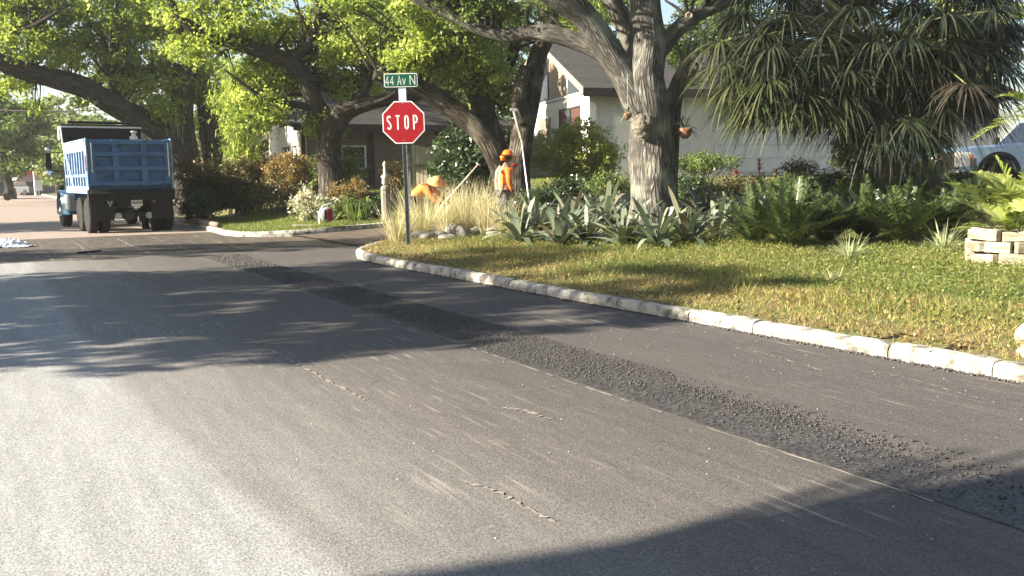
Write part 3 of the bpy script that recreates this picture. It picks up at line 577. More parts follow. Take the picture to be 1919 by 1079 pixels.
# --- background trees, each its own crown and trunk
bgt = [  # px, Z, base half width px, top py, bottom py, material, clusters, label
    (700, 52, 150, -60, 120, M_LEAFY, 90, "sunlit tree rising behind the ridge of the brown house"),
    (900, 56, 140, -40, 190, M_LEAFG, 90, "green tree filling the gap between the two houses"),
    (1080, 60, 130, -90, 100, M_LEAFG, 70, "tree behind the gable of the cream house, left of the big oak"),
    (1330, 58, 120, -90, 130, M_LEAFG, 80, "green tree over the cream house roof, right of the big oak"),
    (1560, 60, 150, -80, 100, M_LEAFD, 60, "dark tree behind the garage roof and the palm"),
    (1820, 56, 130, -60, 150, M_LEAFY, 80, "sunlit tree behind the pickup and the palm"),
    (850, 39, 62, 15, 225, M_LEAFG, 70, "leafy tree added left of the cream house gable to dapple its wall"),  # added to throw dappled shade on the gable wall
    (490, 50, 100, 40, 300, M_LEAFG, 90, "green tree behind the left end of the brown house"),
    (395, 60, 90, 90, 330, M_LEAFG, 50, "tree behind the mossy oak trunks"),
    (930, 44, 60, 190, 330, M_LEAFD, 40, "dark tree low behind the forked oak trunks"),
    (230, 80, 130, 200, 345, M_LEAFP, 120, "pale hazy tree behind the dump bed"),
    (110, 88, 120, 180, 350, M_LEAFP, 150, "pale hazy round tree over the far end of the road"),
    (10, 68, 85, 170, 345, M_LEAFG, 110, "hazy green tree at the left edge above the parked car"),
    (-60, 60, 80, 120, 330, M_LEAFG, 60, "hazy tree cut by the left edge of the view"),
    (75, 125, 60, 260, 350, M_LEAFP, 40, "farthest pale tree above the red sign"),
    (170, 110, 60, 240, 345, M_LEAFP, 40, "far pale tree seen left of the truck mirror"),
    (300, 75, 90, 200, 365, M_LEAFG, 80, "tree behind the truck and left of the mossy oak")]
for i, (px, Z, hw, ty, by, m, n, lab) in enumerate(bgt):
    cy = (ty+by)/2; bz = P(px, 300, Z); bz.z = float(hlawn(bz.x, bz.y))
    lbs = []
    rnd = random.Random(50+i); y0 = 322+(1.6-bz.z)*FPX/Z+8
    lbs.append([(px, y0, Z, .35), (px+rnd.uniform(-10, 10), (y0+by)/2, Z, .3), (px+rnd.uniform(-15, 15), cy, Z, .2), (px, ty+20, Z, .08)])
    for s_ in (-1, 1): lbs.append([(px, by-5, Z, .18), (px+s_*hw*.4, cy+10, Z, .13), (px+s_*hw*.7, cy-20, Z, .06)])
    k = Z/FPX
    oak("background_tree", lab, bz, lbs, [(px+rnd.uniform(-.4, .4)*hw, cy+rnd.uniform(-.4, .4)*(by-ty)/2, Z+rnd.uniform(-1.5, 1.5), hw*.62, (by-ty)/2*.62, hw*k*.5, n//5) for q in range(5)]+[(px, cy, Z, hw, (by-ty)/2, hw*k*.7, n//3)],
        M_BARK2, m, .06+Z*.0016, 60, .35+Z*.006, 60+i, 8, group="trees behind the houses and down the road")
# --- off-frame trees and house to the left that throw the shade bands
U = Vector((math.cos(SAZ), math.sin(SAZ), 0)); Wd = Vector((-math.sin(SAZ), math.cos(SAZ), 0))
def shade_tree(t, q, h0, h1, rad, n, lab, seed, per=60):
    b = -U*t+Wd*q; b.z = .1; rnd = random.Random(seed); rg = np.random.default_rng(seed); root = empty("shade_tree", b); tag(root, lab, "tree", "trees across the road")
    mb = MB(); mb.tube([b, b+Vector((.1, .1, h0+.6)), b+Vector((-.1, 0, (h0+h1)/2)), b+Vector((.1, 0, h1-.5))], [.3, .24, .18, .05], 12)
    cents = []
    for i in range(n):
        v = Vector((rnd.gauss(0, 1), rnd.gauss(0, 1), rnd.gauss(0, 1))).normalized()*(rnd.random()**.4); c = b+Vector((v.x*rad, v.y*rad, (h0+h1)/2+v.z*(h1-h0)/2)); cents.append(tuple(c))
        if rnd.random() < .3: mb.tube([b+Vector((0, 0, h0+rnd.random()*(h1-h0)*.5)), Vector(c)], [.05, .015], 5)
    off(mb.build("trunk", M_BARK2, None, True), root); pp, ix = clump_points(np.array(cents), .5, per, rg, .6)
    off(npmesh("crown", leafquads(pp, .09, rg), 4, M_LEAFG, tint=rg.random(len(pp))), root); return root
shade_tree(10.5, 10.6, .7, 8.4, 2.6, 200, "low spreading oak across the road, left of the view, nearest the camera", 71, 110)
shade_tree(13, 15.0, .7, 9.4, 2.3, 175, "tall leafy oak across the road, left of the view, second from the camera", 72, 100)
shade_tree(15, 12.8, 1.0, 9.4, 2.0, 90, "slim leafy tree between the two roadside oaks out on the left", 74, 100)
shade_tree(15, 21.8, 2.4, 9.4, 2.0, 110, "small airy tree left of the view between the junction and the near oaks", 75, 60)
shade_tree(17, 35.8, .3, 6.8, 4.6, 420, "wide oak left of the far road that shades the ground beside the truck", 73, 90)
# --- palm
def palm_frond(hub, pd, L, rg, n=38, spread=2.5, droop=.9):
    """fan of drooping segments from hub; pd unit petiole direction"""
    pd = np.array(pd); sd = np.cross(pd, [0, 0, 1.]); sd /= np.linalg.norm(sd)+1e-9; th = np.linspace(-spread, spread, n)+rg.normal(0, .03, n)
    dirs = np.cos(th)[:, None]*pd+np.sin(th)[:, None]*sd; dirs += rg.normal(0, .05, dirs.shape); dirs += rg.normal(0, .07, dirs.shape); dirs[:, 2] += .05; dirs /= np.linalg.norm(dirs, axis=1)[:, None]
    side = np.cross(dirs, np.cross(pd, sd)); return np.repeat(hub[None], n, 0), dirs, L*(1-.25*(np.abs(th)/spread)**2)*rg.uniform(.75, 1.12, n), droop*rg.uniform(.5, 1.5, n), side
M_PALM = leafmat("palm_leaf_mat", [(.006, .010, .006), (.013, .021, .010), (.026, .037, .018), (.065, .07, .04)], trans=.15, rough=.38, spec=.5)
M_PALMT = leafmat("sunny_palm_leaf_mat", [(.025, .035, .015), (.06, .075, .028), (.13, .125, .06)], trans=.25, rough=.4, spec=.4)  # lit copy of the palm leaf: sunshine put into the colour
M_PALMD = leafmat("dead_palm_leaf_mat", [(.022, .018, .013), (.045, .037, .026), (.085, .07, .05)], trans=.15)
Z = 19.5; K = P(1668, 128, Z); root = empty("fan_palm", gz(1660, Z)); tag(root, "large fan palm with long drooping fronds hanging over the garden at right", "palm tree")
mb = MB(); g0 = root.location; cm = catmull([(g0, .26), (g0.lerp(K, .4)+Vector((.1, 0, 0)), .2), (K, .22)], 6); mb.tube([a for a, b in cm], [b for a, b in cm], 14, .25, random.Random(3))
rnd = random.Random(12)
for i in range(60):
    t = rnd.uniform(.35, 1); c = g0.lerp(K, t); an = rnd.uniform(0, 6.28); d = Vector((math.cos(an), math.sin(an), .9)); mb.cyl(c+d*.12, c+d*.34, .045, .03, 5)
off(mb.build("trunk", mat("palm_trunk_mat", (.05, .04, .03), (.16, .13, .09), 8, .9, bump=.8)), root)
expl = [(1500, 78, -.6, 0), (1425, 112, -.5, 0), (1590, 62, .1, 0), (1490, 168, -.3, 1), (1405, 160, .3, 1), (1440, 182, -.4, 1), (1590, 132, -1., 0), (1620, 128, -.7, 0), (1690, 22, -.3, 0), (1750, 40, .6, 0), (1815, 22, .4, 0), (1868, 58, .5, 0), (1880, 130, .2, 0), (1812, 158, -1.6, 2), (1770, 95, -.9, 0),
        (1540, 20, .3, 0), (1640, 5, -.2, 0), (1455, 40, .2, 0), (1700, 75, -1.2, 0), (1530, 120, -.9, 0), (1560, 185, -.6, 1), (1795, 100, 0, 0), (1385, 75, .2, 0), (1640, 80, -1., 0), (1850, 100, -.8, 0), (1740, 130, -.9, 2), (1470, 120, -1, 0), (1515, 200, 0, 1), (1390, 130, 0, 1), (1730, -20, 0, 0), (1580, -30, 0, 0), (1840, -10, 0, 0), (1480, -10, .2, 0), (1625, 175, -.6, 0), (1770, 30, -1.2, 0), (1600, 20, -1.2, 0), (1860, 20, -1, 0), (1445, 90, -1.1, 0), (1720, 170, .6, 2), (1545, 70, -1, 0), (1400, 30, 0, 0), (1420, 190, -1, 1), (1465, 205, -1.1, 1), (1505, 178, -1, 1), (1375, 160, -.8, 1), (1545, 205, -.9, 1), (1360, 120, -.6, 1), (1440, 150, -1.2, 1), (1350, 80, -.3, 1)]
rp = random.Random(77)
for q in range(84): expl.append((rp.uniform(1380, 1900), rp.uniform(-40, 190), rp.uniform(-1, 1.3), 0))
for q in range(44): expl.append((rp.uniform(1400, 1860), rp.uniform(70, 215), rp.uniform(-.6, 1.2), 0))
for q in range(16): expl.append((rp.uniform(1560, 1780), rp.uniform(175, 235), rp.uniform(-1.2, .2), 0))
rg = np.random.default_rng(14); pet = MB(); acc = {0: [], 1: [], 2: []}
for (px, py, dy, kind) in expl:
    hub = P(px, py, Z+dy*1.3); d = (hub-K); ln = d.length; pd = d.normalized(); pd = Vector((pd.x, pd.y, pd.z*.4-.15)).normalized()
    if abs(pd.x)+abs(pd.y) < .3: pd = Vector((.2, -.9, -.3)).normalized()
    cm = catmull([(K.copy(), .03), (K.lerp(hub, .55)+Vector((0, 0, .14*ln)), .02), (hub, .013)], 6); pet.tube([a for a, b in cm], [b for a, b in cm], 6)
    acc[kind].append(palm_frond(np.array(hub), tuple(pd), 1.0 if kind != 2 else .9, rg, 62, 2.6, .55))
off(pet.build("frond_stalk", mat("palm_stalk_mat", (.10, .11, .04), (.2, .19, .08), 5, .5)), root)
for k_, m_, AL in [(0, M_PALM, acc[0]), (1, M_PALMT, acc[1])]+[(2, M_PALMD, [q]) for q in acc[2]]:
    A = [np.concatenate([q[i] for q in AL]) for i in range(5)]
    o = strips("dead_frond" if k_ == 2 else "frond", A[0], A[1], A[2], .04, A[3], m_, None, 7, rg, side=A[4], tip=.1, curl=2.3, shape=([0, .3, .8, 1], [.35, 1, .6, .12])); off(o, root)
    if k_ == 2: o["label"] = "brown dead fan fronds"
    if k_ == 1: o["label"] = "lower fronds coloured yellow-green as if sunlit"
# --- bromeliads
M_BROM = leafmat("bromeliad_leaf_mat", [(.05, .07, .045), (.09, .12, .075), (.15, .18, .12), (.23, .26, .18), (.13, .10, .06)], trans=.12, rough=.4, spec=.45)
M_RED = mat("red_flower_mat", (.30, .03, .03), (.42, .07, .04), 12, .5)
def bromeliad(i, p, sc, lab, red=False):
    rg = np.random.default_rng(100+i); n = int(rg.integers(20, 30)); an = np.arange(n)*2.4+rg.normal(0, .2, n); el = np.linspace(.35, 1.35, n)+rg.normal(0, .1, n)
    d = np.stack([np.cos(an)*np.cos(el), np.sin(an)*np.cos(el), np.sin(el)], 1); root = empty("bromeliad", p); tag(root, lab, "bromeliad", "bromeliads round the foot of the big oak")
    b = np.array(d)*.03; b[:, 2] = .02
    strips("leaf_rosette", b, d, sc*rg.uniform(.7, 1.08, n), .098*sc*rg.uniform(.8, 1.15, n), rg.uniform(.12, .55, n), M_BROM, root, 7, rg, shape=([0, .15, .75, .93, 1], [.75, 1, .85, .55, .08]), curl=2.4)
    if red:
        mb = MB(); mb.tube([(0, 0, .1), (.02, 0, .5*sc), (.03, 0, .95*sc)], [.012, .01, .008], 6); mb.build("flower_stalk", MATS["palm_stalk_mat"], root)
        k = 26; an = rg.random(k)*6.28; zz = rg.uniform(.72, 1.02, k)*sc; bb = np.stack([np.zeros(k)+.03, np.zeros(k), zz], 1); dd = np.stack([np.cos(an), np.sin(an), .8+0*an], 1); dd /= np.linalg.norm(dd, axis=1)[:, None]
        o = strips("flower", bb, dd, .15, .045, .1, M_RED, root, 3, rg); 
brs = [(975, 446, .95, "leftmost bromeliad, nearest the pale garden rocks"), (1048, 452, 1.0, "large bromeliad second from the left in the front row"), (1100, 448, .92, "front bromeliad just left of the big oak trunk, third from left"), (1168, 452, 1.02, "bromeliad directly in front of the big oak trunk's left edge"),
    (1232, 456, .95, "low splayed bromeliad in front of the middle of the oak trunk"), (1290, 450, .98, "front bromeliad right of the oak trunk with long arching leaves"), (1340, 436, .86, "rightmost front bromeliad beside the dark cycads"),
    (1008, 424, .9, "bromeliad behind the two leftmost front plants"), (1072, 420, .95, "upright bromeliad in the second row left of the trunk"), (1135, 416, 1.05, "tall bromeliad with broad upright leaves left of the trunk base"), (1195, 412, 1.15, "tallest bromeliad, leaves standing up against the oak bark"),
    (1268, 416, .95, "bromeliad tucked behind the trunk's right side"), (1322, 408, .95, "second-row bromeliad right of the trunk"), (1030, 398, .85, "back-row bromeliad under the yellow-green round bush"), (1110, 392, .85, "back-row bromeliad left of the trunk in the shade"), (1360, 408, .8, "small bromeliad behind the rightmost front one")]
for i, (px, py, sc, lab) in enumerate(brs): bromeliad(i, GP(px, py+8), sc*1.36, "grey-green "+lab)
for i, (px, py, sc, lab) in enumerate([(1376, 392, .95, "red-flowering bromeliad nearer the oak, left of its taller neighbour"), (1420, 390, 1.05, "tall red-flowering bromeliad in front of the garage wall"), (1452, 386, .8, "small red-flowering bromeliad between its tall neighbour and the palm"), (1262, 392, .9, "orange-red flowering bromeliad hidden behind the trunk's right side")]): bromeliad(40+i, GP(px, py), sc*1.15, lab, True)
# --- cycads
M_CYC = leafmat("cycad_leaf_mat", [(.014, .028, .010), (.03, .052, .016), (.06, .085, .026), (.11, .14, .045)], trans=.2, rough=.35, spec=.5)
def fronds(nf, L, rg, nl=22, ll=.11, lw=.012, up=(.6, 1.42), droop=(.15, .5), vang=.9):
    B = []; Dd = []; Ls = []; S = []
    for f in range(nf):
        an = f*2.4+rg.normal(0, .2); el = rg.uniform(*up); d = np.array([math.cos(an)*math.cos(el), math.sin(an)*math.cos(el), math.sin(el)]); l = L*rg.uniform(.75, 1.15); dr = rg.uniform(*droop)
        t = np.linspace(.15, 1, nl); pos = d[None]*(l*t)[:, None]; pos[:, 2] -= dr*l*t**2; tg = d[None]-np.stack([0*t, 0*t, 2*dr*t], 1); tg /= np.linalg.norm(tg, axis=1)[:, None]
        sd = np.cross(tg, [0, 0, 1.]); sd /= np.linalg.norm(sd, axis=1)[:, None]+1e-9; nr = np.cross(sd, tg); k = ll*np.sin(np.pi*(.12+.82*t))**.6
        for s in (-1, 1):
            dd = tg*.55+sd*s*vang+nr*.25+rg.normal(0, .06, tg.shape); dd /= np.linalg.norm(dd, axis=1)[:, None]; B.append(pos); Dd.append(dd); Ls.append(k); S.append(np.cross(dd, nr))
        B.append(pos[:-1]); Dd.append(tg[:-1]); Ls.append(np.full(nl-1, l/nl*1.25)); S.append(sd[:-1])
    return np.concatenate(B), np.concatenate(Dd), np.concatenate(Ls), np.concatenate(S)
cyproto = []
for v in range(3):
    rg = np.random.default_rng(200+v); B, Dd, Ls, S_ = fronds(74, 1.12, rg, 26, .13, up=(.75, 1.45), vang=.6); n = len(B); o = strips("cycad_fronds", B, Dd, Ls, .019, .12, M_CYC, None, 2, rg, side=S_, tip=.25); cyproto.append(o)
cyl_ = [(1412, 452, "left end of the front row beside the bromeliads"), (1482, 458, "second in the front row, left of a pale grass tuft"), (1548, 450, "front row, just behind the left strappy grass tuft"), (1625, 446, "front row between the two strappy grass tufts"), (1690, 452, "front row with the dark hollow beneath it"), (1770, 438, "front row right, behind the second grass tuft"), (1835, 424, "right end beside the timber planter"),
    (1440, 416, "second row behind the left end plant"), (1515, 408, "second row under the sunlit palm fronds"), (1590, 404, "second row in front of the palm trunk"), (1665, 400, "second row in front of the reddish shrub"), (1740, 396, "second row left of the pickup wheel"), (1812, 392, "second row in front of the pickup wheel"), (1480, 384, "back row near the red-flowering bromeliads"), (1560, 378, "back row under the bright green bush"), (1640, 374, "back row beside the low concrete edge"), (1715, 372, "back row below the pickup headlight")]
for i, (px, py, lab) in enumerate(cyl_):
    o = cyproto[i % 3] if i < 3 else cyproto[i % 3].copy()
    if i >= 3: COL.objects.link(o)
    o.name = "cycad"; o.location = GP(px, py+10); o.rotation_euler = (0, 0, i*1.3); s = (.98, 1.06, .9)[i % 3]; o.scale = (s*1.18, s*1.18, s*(1.02+.1*math.sin(i*2.3))); tag(o, "low dark green feathery cycad, "+lab, "cycad", "feathery cycads right of the oak")
# --- strappy tufts
def tuft(name, p, n, L, W, m, lab, cat, seed, up=(.5, 1.5), droop=(.1, .6), rad=.06, group=None):
    rg = np.random.default_rng(seed); an = rg.random(n)*6.28; el = rg.uniform(up[0], up[1], n); d = np.stack([np.cos(an)*np.cos(el), np.sin(an)*np.cos(el), np.sin(el)], 1); b = np.stack([np.cos(an), np.sin(an), 0*an], 1)*(rg.random(n)*rad)[:, None]
    o = strips(name, b, d, L*rg.uniform(.5, 1.1, n), W, rg.uniform(droop[0], droop[1], n), m, None, 5, rg, tip=.1); o.location = p; tag(o, lab, cat, group); return o
M_SPID = leafmat("striped_grass_mat", [(.10, .14, .05), (.25, .29, .13), (.45, .46, .30), (.5, .48, .36)], trans=.3)
M_DRY = leafmat("dry_grass_mat", [(.18, .16, .07), (.36, .32, .18), (.54, .49, .33), (.66, .61, .46)], trans=.35)
tuft("grass_tuft", GP(1592, 487), 190, .52, .012, M_SPID, "pale strappy grass tuft in front of the cycads, the left of two", "grass tuft", 1)
tuft("grass_tuft", GP(1768, 474), 180, .62, .012, M_SPID, "pale strappy grass tuft close to the timber planter, the right of two", "grass tuft", 2)
tuft("grass_tuft", GP(1560, 530), 90, .26, .01, M_DRY, "small dry brownish grass tuft on the verge below the left pale tuft", "grass tuft", 3)
for i, (px, py, L, lab) in enumerate([(744, 452, .75, "left of the stop sign post"), (792, 446, 1.05, "just right of the stop sign post"), (836, 440, 1.0, "in front of the stooping worker"), (874, 438, 1.1, "between the two workers"), (912, 440, .95, "in front of the standing worker"), (948, 444, .75, "at the right end by the bromeliads"), (925, 430, 1.05, "right in front of the standing worker's legs"), (895, 428, 1.1, "just left of the standing worker"), (770, 430, .9, "behind the stop sign post, in front of the lawn"), (855, 424, 1.0, "behind the middle rocks")]):
    tuft("ornamental_grass", GP(px, py), 260, L*1.35, .011, M_DRY, "straw-coloured ornamental grass clump "+lab, "ornamental grass", 10+i, up=(.85, 1.52), droop=(.02, .35), rad=.16, group="straw-coloured grasses round the stop sign")
# --- shrubs
def shrub(name, px, py, Z, hw, hh, m, n, leaf, lab, seed, cat="shrub", rz=None, per=26, crad=.2, stems=8, stretch=None, group=None):
    """px,py centre of the mass; hw,hh half sizes in px"""
    rnd = random.Random(seed); rg = np.random.default_rng(seed); c = P(px, py, Z); k = Z/FPX; b = Vector((c.x, c.y, float(hlawn(c.x, c.y)))); root = empty(name, b); tag(root, lab, cat, group)
    top = c.z+hh*k; bot = max(b.z-.05, c.z-hh*k); cc = Vector((c.x, c.y, (top+bot)/2)); rx = hw*k; rz_ = (top-bot)/2; ry = rz or rx*.7; cents = []; mb = MB()
    for i in range(n):
        v = Vector((rnd.gauss(0, 1), rnd.gauss(0, 1), rnd.gauss(0, 1))).normalized()*(rnd.uniform(.4, 1.1)); v.z = v.z if v.z > 0 else v.z*.9; bump_ = 1+.14*math.sin(v.x*5+seed)+.1*math.sin(v.z*7+v.y*6)
        q = cc+Vector((v.x*rx*bump_, v.y*ry, v.z*rz_*bump_)); q.z = max(q.z, b.z+.03); cents.append(tuple(q))
        if i < stems*3: mb.tube([b+Vector((rnd.uniform(-.3, .3)*rx, rnd.uniform(-.2, .2), 0)), b.lerp(q, .5)+Vector((0, 0, .1)), q], [.02, .014, .006], 5)
    off(mb.build("stem", mat("stem_mat", (.10, .08, .05), (.2, .16, .11), 8, .9)), root)
    pp, ix = clump_points(np.array(cents), crad, per, rg, .8); ct = rg.random(len(cents)); o = npmesh("foliage", leafquads(pp, leaf, rg, up=.2, aspect=.42), 4, m, tint=np.clip(ct[ix]*.6+.2+rg.normal(0, .18, len(pp)), 0, 1)); off(o, root); return root
shrub("hedge_shrub", 385, 350, 32.5, 54, 50, M_LEAFBD, 300, .055, "dark rounded hedge shrub right of the truck", 1)
shrub("hedge_shrub", 368, 388, 31, 34, 26, M_LEAFD, 60, .06, "low dark leafy plant at the kerb beside the truck's rear wheel", 21)
shrub("hedge_shrub", 452, 345, 32, 52, 46, M_LEAFBD, 280, .055, "dark hedge shrub in the middle of the row left of the brown house", 2)
shrub("hedge_shrub", 545, 330, 31.5, 50, 40, M_LEAFB, 300, .05, "bronze-pink topped shrub beside the brown house's left wing", 3)
shrub("hedge_shrub", 480, 318, 33.0, 60, 28, M_LEAFB, 240, .05, "bronze-topped shrub behind the middle of the hedge row", 4)
shrub("hedge_shrub", 515, 362, 30.5, 52, 28, M_LEAFBD, 90, .05, "low dark shrub below the bronze-pink one", 5)
shrub("shrub", 640, 320, 29.5, 46, 42, M_LEAFG, 150, .05, "green shrub with yellowish tips before the brown house window", 6)
shrub("shrub", 655, 362, 28.5, 42, 26, M_LEAFB, 110, .045, "pinkish bronze shrub in front of the green one by the brown house", 7)
shrub("shrub", 738, 326, 29, 24, 22, M_LEAFB, 60, .045, "small bronze shrub behind the weathered wooden post", 8)
shrub("shrub", 590, 385, 27.6, 48, 30, M_LEAFV, 130, .055, "pale cream variegated shrub behind the red and white ornament", 9, per=22)
shrub("shrub", 655, 392, 27.4, 36, 24, M_LEAFG, 70, .05, "green leafy plant right of the red and white ornament", 10)
shrub("shrub", 700, 396, 27.2, 24, 22, M_LEAFD, 45, .05, "dark low plant left of the weathered wooden post", 11)
tuft("iris_clump", gz(668, 26.8), 80, .75, .03, M_LEAFG, "upright green iris-like clump on the far corner by the kerb", "iris clump", 31, up=(.9, 1.5), droop=(0, .25), rad=.3)
tuft("iris_clump", gz(612, 27.0), 70, .6, .028, M_LEAFV, "cream-striped strappy clump behind the red and white ornament", "iris clump", 32, up=(.7, 1.5), droop=(0, .35), rad=.3)
shrub("oleander", 893, 305, 26, 70, 72, M_LEAFD, 330, .085, "big dark long-leaved bush between the stooping worker and the forked oak", 12, per=28, crad=.28)
shrub("shrub", 1085, 290, 26, 80, 58, M_LEAFW, 520, .045, "round yellow-green bush in front of the cream house window", 13, per=34)
shrub("shrub", 1075, 352, 25, 60, 20, M_LEAFD, 90, .05, "low dark shrub under the round yellow-green bush", 14)
shrub("shrub", 1140, 345, 24, 40, 20, M_LEAFG, 70, .045, "low bright green shrub against the left foot of the oak trunk", 15)
shrub("hedge_shrub", 1318, 306, 31, 54, 18, M_LEAFG, 150, .05, "clipped bright green hedge along the garage wall right of the oak", 16)
shrub("shrub", 1605, 290, 22.5, 42, 42, M_LEAFG, 170, .045, "bright green leafy bush in front of the palm trunk", 17)
shrub("shrub", 1705, 288, 22, 62, 46, M_LEAFBD, 230, .035, "dark reddish small-leaved shrub between the palm and the pickup", 18)
shrub("shrub", 1500, 315, 24, 34, 12, M_LEAFBD, 40, .04, "small reddish plants along the foot of the garage wall", 19)
for i, (px, py, Z, hw, hh, mm, lb) in enumerate([(1300, 352, 22.5, 40, 20, M_LEAFD, "low dark shrub right of the oak's foot"), (1390, 350, 23, 44, 18, M_LEAFBD, "low reddish shrub behind the red-flowering bromeliads"), (1480, 348, 22.5, 46, 18, M_LEAFG, "low green shrub left of the palm's foot"), (1560, 345, 22, 40, 20, M_LEAFD, "low dark shrub under the sunlit palm fronds"), (1010, 375, 22, 50, 18, M_LEAFD, "low dark shrub behind the leftmost bromeliads"), (1815, 345, 21, 50, 16, M_LEAFG, "low green shrub in front of the pickup's wheel"), (1650, 345, 20.5, 60, 18, M_LEAFD, "low dark shrub round the palm's foot")]):
    shrub("shrub", px, py, Z, hw, hh, mm, 110, .042, lb, 60+i, per=22)
shrub("shrub", 1745, 322, 21, 20, 16, M_LEAFW, 30, .04, "small orange-yellow plant in front of the pickup grille", 20)
# --- hanging staghorn ferns on the oak
for (px, py, Z, s, lab) in [(1284, 240, 19.8, 1., "hanging fern in a brown pot on the right side of the oak trunk"), (1292, 140, 20.4, .8, "fern basket hung high under the oak's right limb"), (1176, 212, 19.5, .6, "small pale-leaved fern growing on the left side of the oak trunk")]:
    c = P(px, py, Z); root = empty("hanging_fern", c); tag(root, lab, "hanging fern"); mb = MB(); mb.lathe((0, 0, -.22*s), (0, 0, 1), [(0, .06*s), (.06*s, .12*s), (.16*s, .16*s), (.22*s, .15*s)], 12); mb.build("pot", mat("fern_pot_mat", (.16, .08, .04), (.26, .14, .08), 9, .9, bump=.6), root, True)
    rg = np.random.default_rng(int(px)); n = 30; an = rg.random(n)*6.28; el = rg.uniform(-.3, 1.2, n); d = np.stack([np.cos(an)*np.cos(el), np.sin(an)*np.cos(el), np.sin(el)], 1); strips("fronds", d*.05, d, .48*s*rg.uniform(.6, 1.1, n), .05*s, .4, M_BROM, root, 5, rg)
    mb = MB(); mb.tube([(0, 0, .0), (0, 0, .8)], .006, 5); mb.build("wire", mat("wire_mat", (.2, .2, .2), rough=.4, metal=.8), root)
ch = MB(); c0 = P(1290, 118, 19.9); c1 = P(1288, 228, 19.9)
for i, px in enumerate([1308, 1322, 1340]):
    t = P(px, 30-i*6, 19.8); b_ = P(px+4, 130+i*20, 19.8); mb = MB(); mb.tube([t, t.lerp(b_, .5)+Vector((.05, 0, 0)), b_], .008, 5)
    tag(mb.build("hanging_vine", mat("vine_mat", (.25, .23, .15), (.35, .32, .22), 5, .8)), ["thin pale root hanging from the oak's right limb, nearest the trunk", "thin pale root hanging from the right limb, the middle of three", "thin pale root hanging from the right limb, farthest from the trunk"][i], "vine", "thin roots hanging from the oak limb")
# --- planter and its bright ferns at the right edge
pc = GP(1892, 492)
root = empty("timber_planter", pc, .35); tag(root, "weathered pale timber planter of stacked beams at the right edge", "planter")
M_TIMB = mat("timber_mat", (.16, .135, .09), (.42, .38, .28), 3.5, .85, bump=.7, stretch=(1, 1, 6))
for k in range(3):
    nn = 8
    mb = MB()
    for j in range(nn):
        a0 = j*2*math.pi/nn+(k % 2)*.39+.03*k; r = .46-.02*k*0; x, y = math.cos(a0)*r, math.sin(a0)*r; q_ = .025*math.sin(j*2.7+k*1.9); mb.box((x*(1+q_), y*(1+q_), .08+k*.15+q_*.4), (.10, .37-.06*((j+k) % 2), .135+q_*.5), a0+q_*2, Matrix.Rotation(q_*2, 3, 'X'))
    o = mb.build("beam_course", M_TIMB, root, False, .012)
mb = MB(); mb.lathe((0, 0, .02), (0, 0, 1), [(0, .42), (.38, .42)], 12); mb.build("soil", mat("soil_mat", (.04, .03, .02), (.09, .07, .05), 14, .95, bump=1), root)
M_LFERN = leafmat("bright_frond_mat", [(.12, .16, .025), (.24, .28, .06), (.38, .40, .16)], trans=.4, tmul=1.3)
def fernplant(px, py, Z, base, nf, L, lab, seed, ll=.2, lw=.05, up=(.3, 1.3)):
    rg = np.random.default_rng(seed); B, Dd, Ls, S_ = fronds(nf, L, rg, 15, ll, lw, up, (.2, .5), .8); o = strips("leafy_fern", B, Dd, Ls, lw, .15, M_LFERN, None, 3, rg, side=S_, tip=.3, shape=([0, .4, .8, 1], [.6, 1, .7, .2])); o.location = base; tag(o, lab, "fern"); return o
fernplant(0, 0, 0, pc+Vector((0, 0, .36)), 10, .75, "bright yellow-green broad fern growing out of the timber planter", 1, .17, .045)
fernplant(0, 0, 0, gz(1925, 13.6), 16, 2.0, "tall bright philodendron-like fern behind the planter, in front of the pickup", 2, .34, .07, (.75, 1.4))
fernplant(0, 0, 0, P(1975, 225, 14.5), 12, 1.2, "sunlit fern fronds reaching in at the right edge above the pickup's windshield", 3, .28, .05, (-.1, .9))
tuft("dry_stems", GP(1858, 440), 110, .95, .012, M_DRY, "tangle of thin dry stems between the cycads and the timber planter", "dry stems", 44, up=(.6, 1.5), droop=(.1, .6), rad=.25)
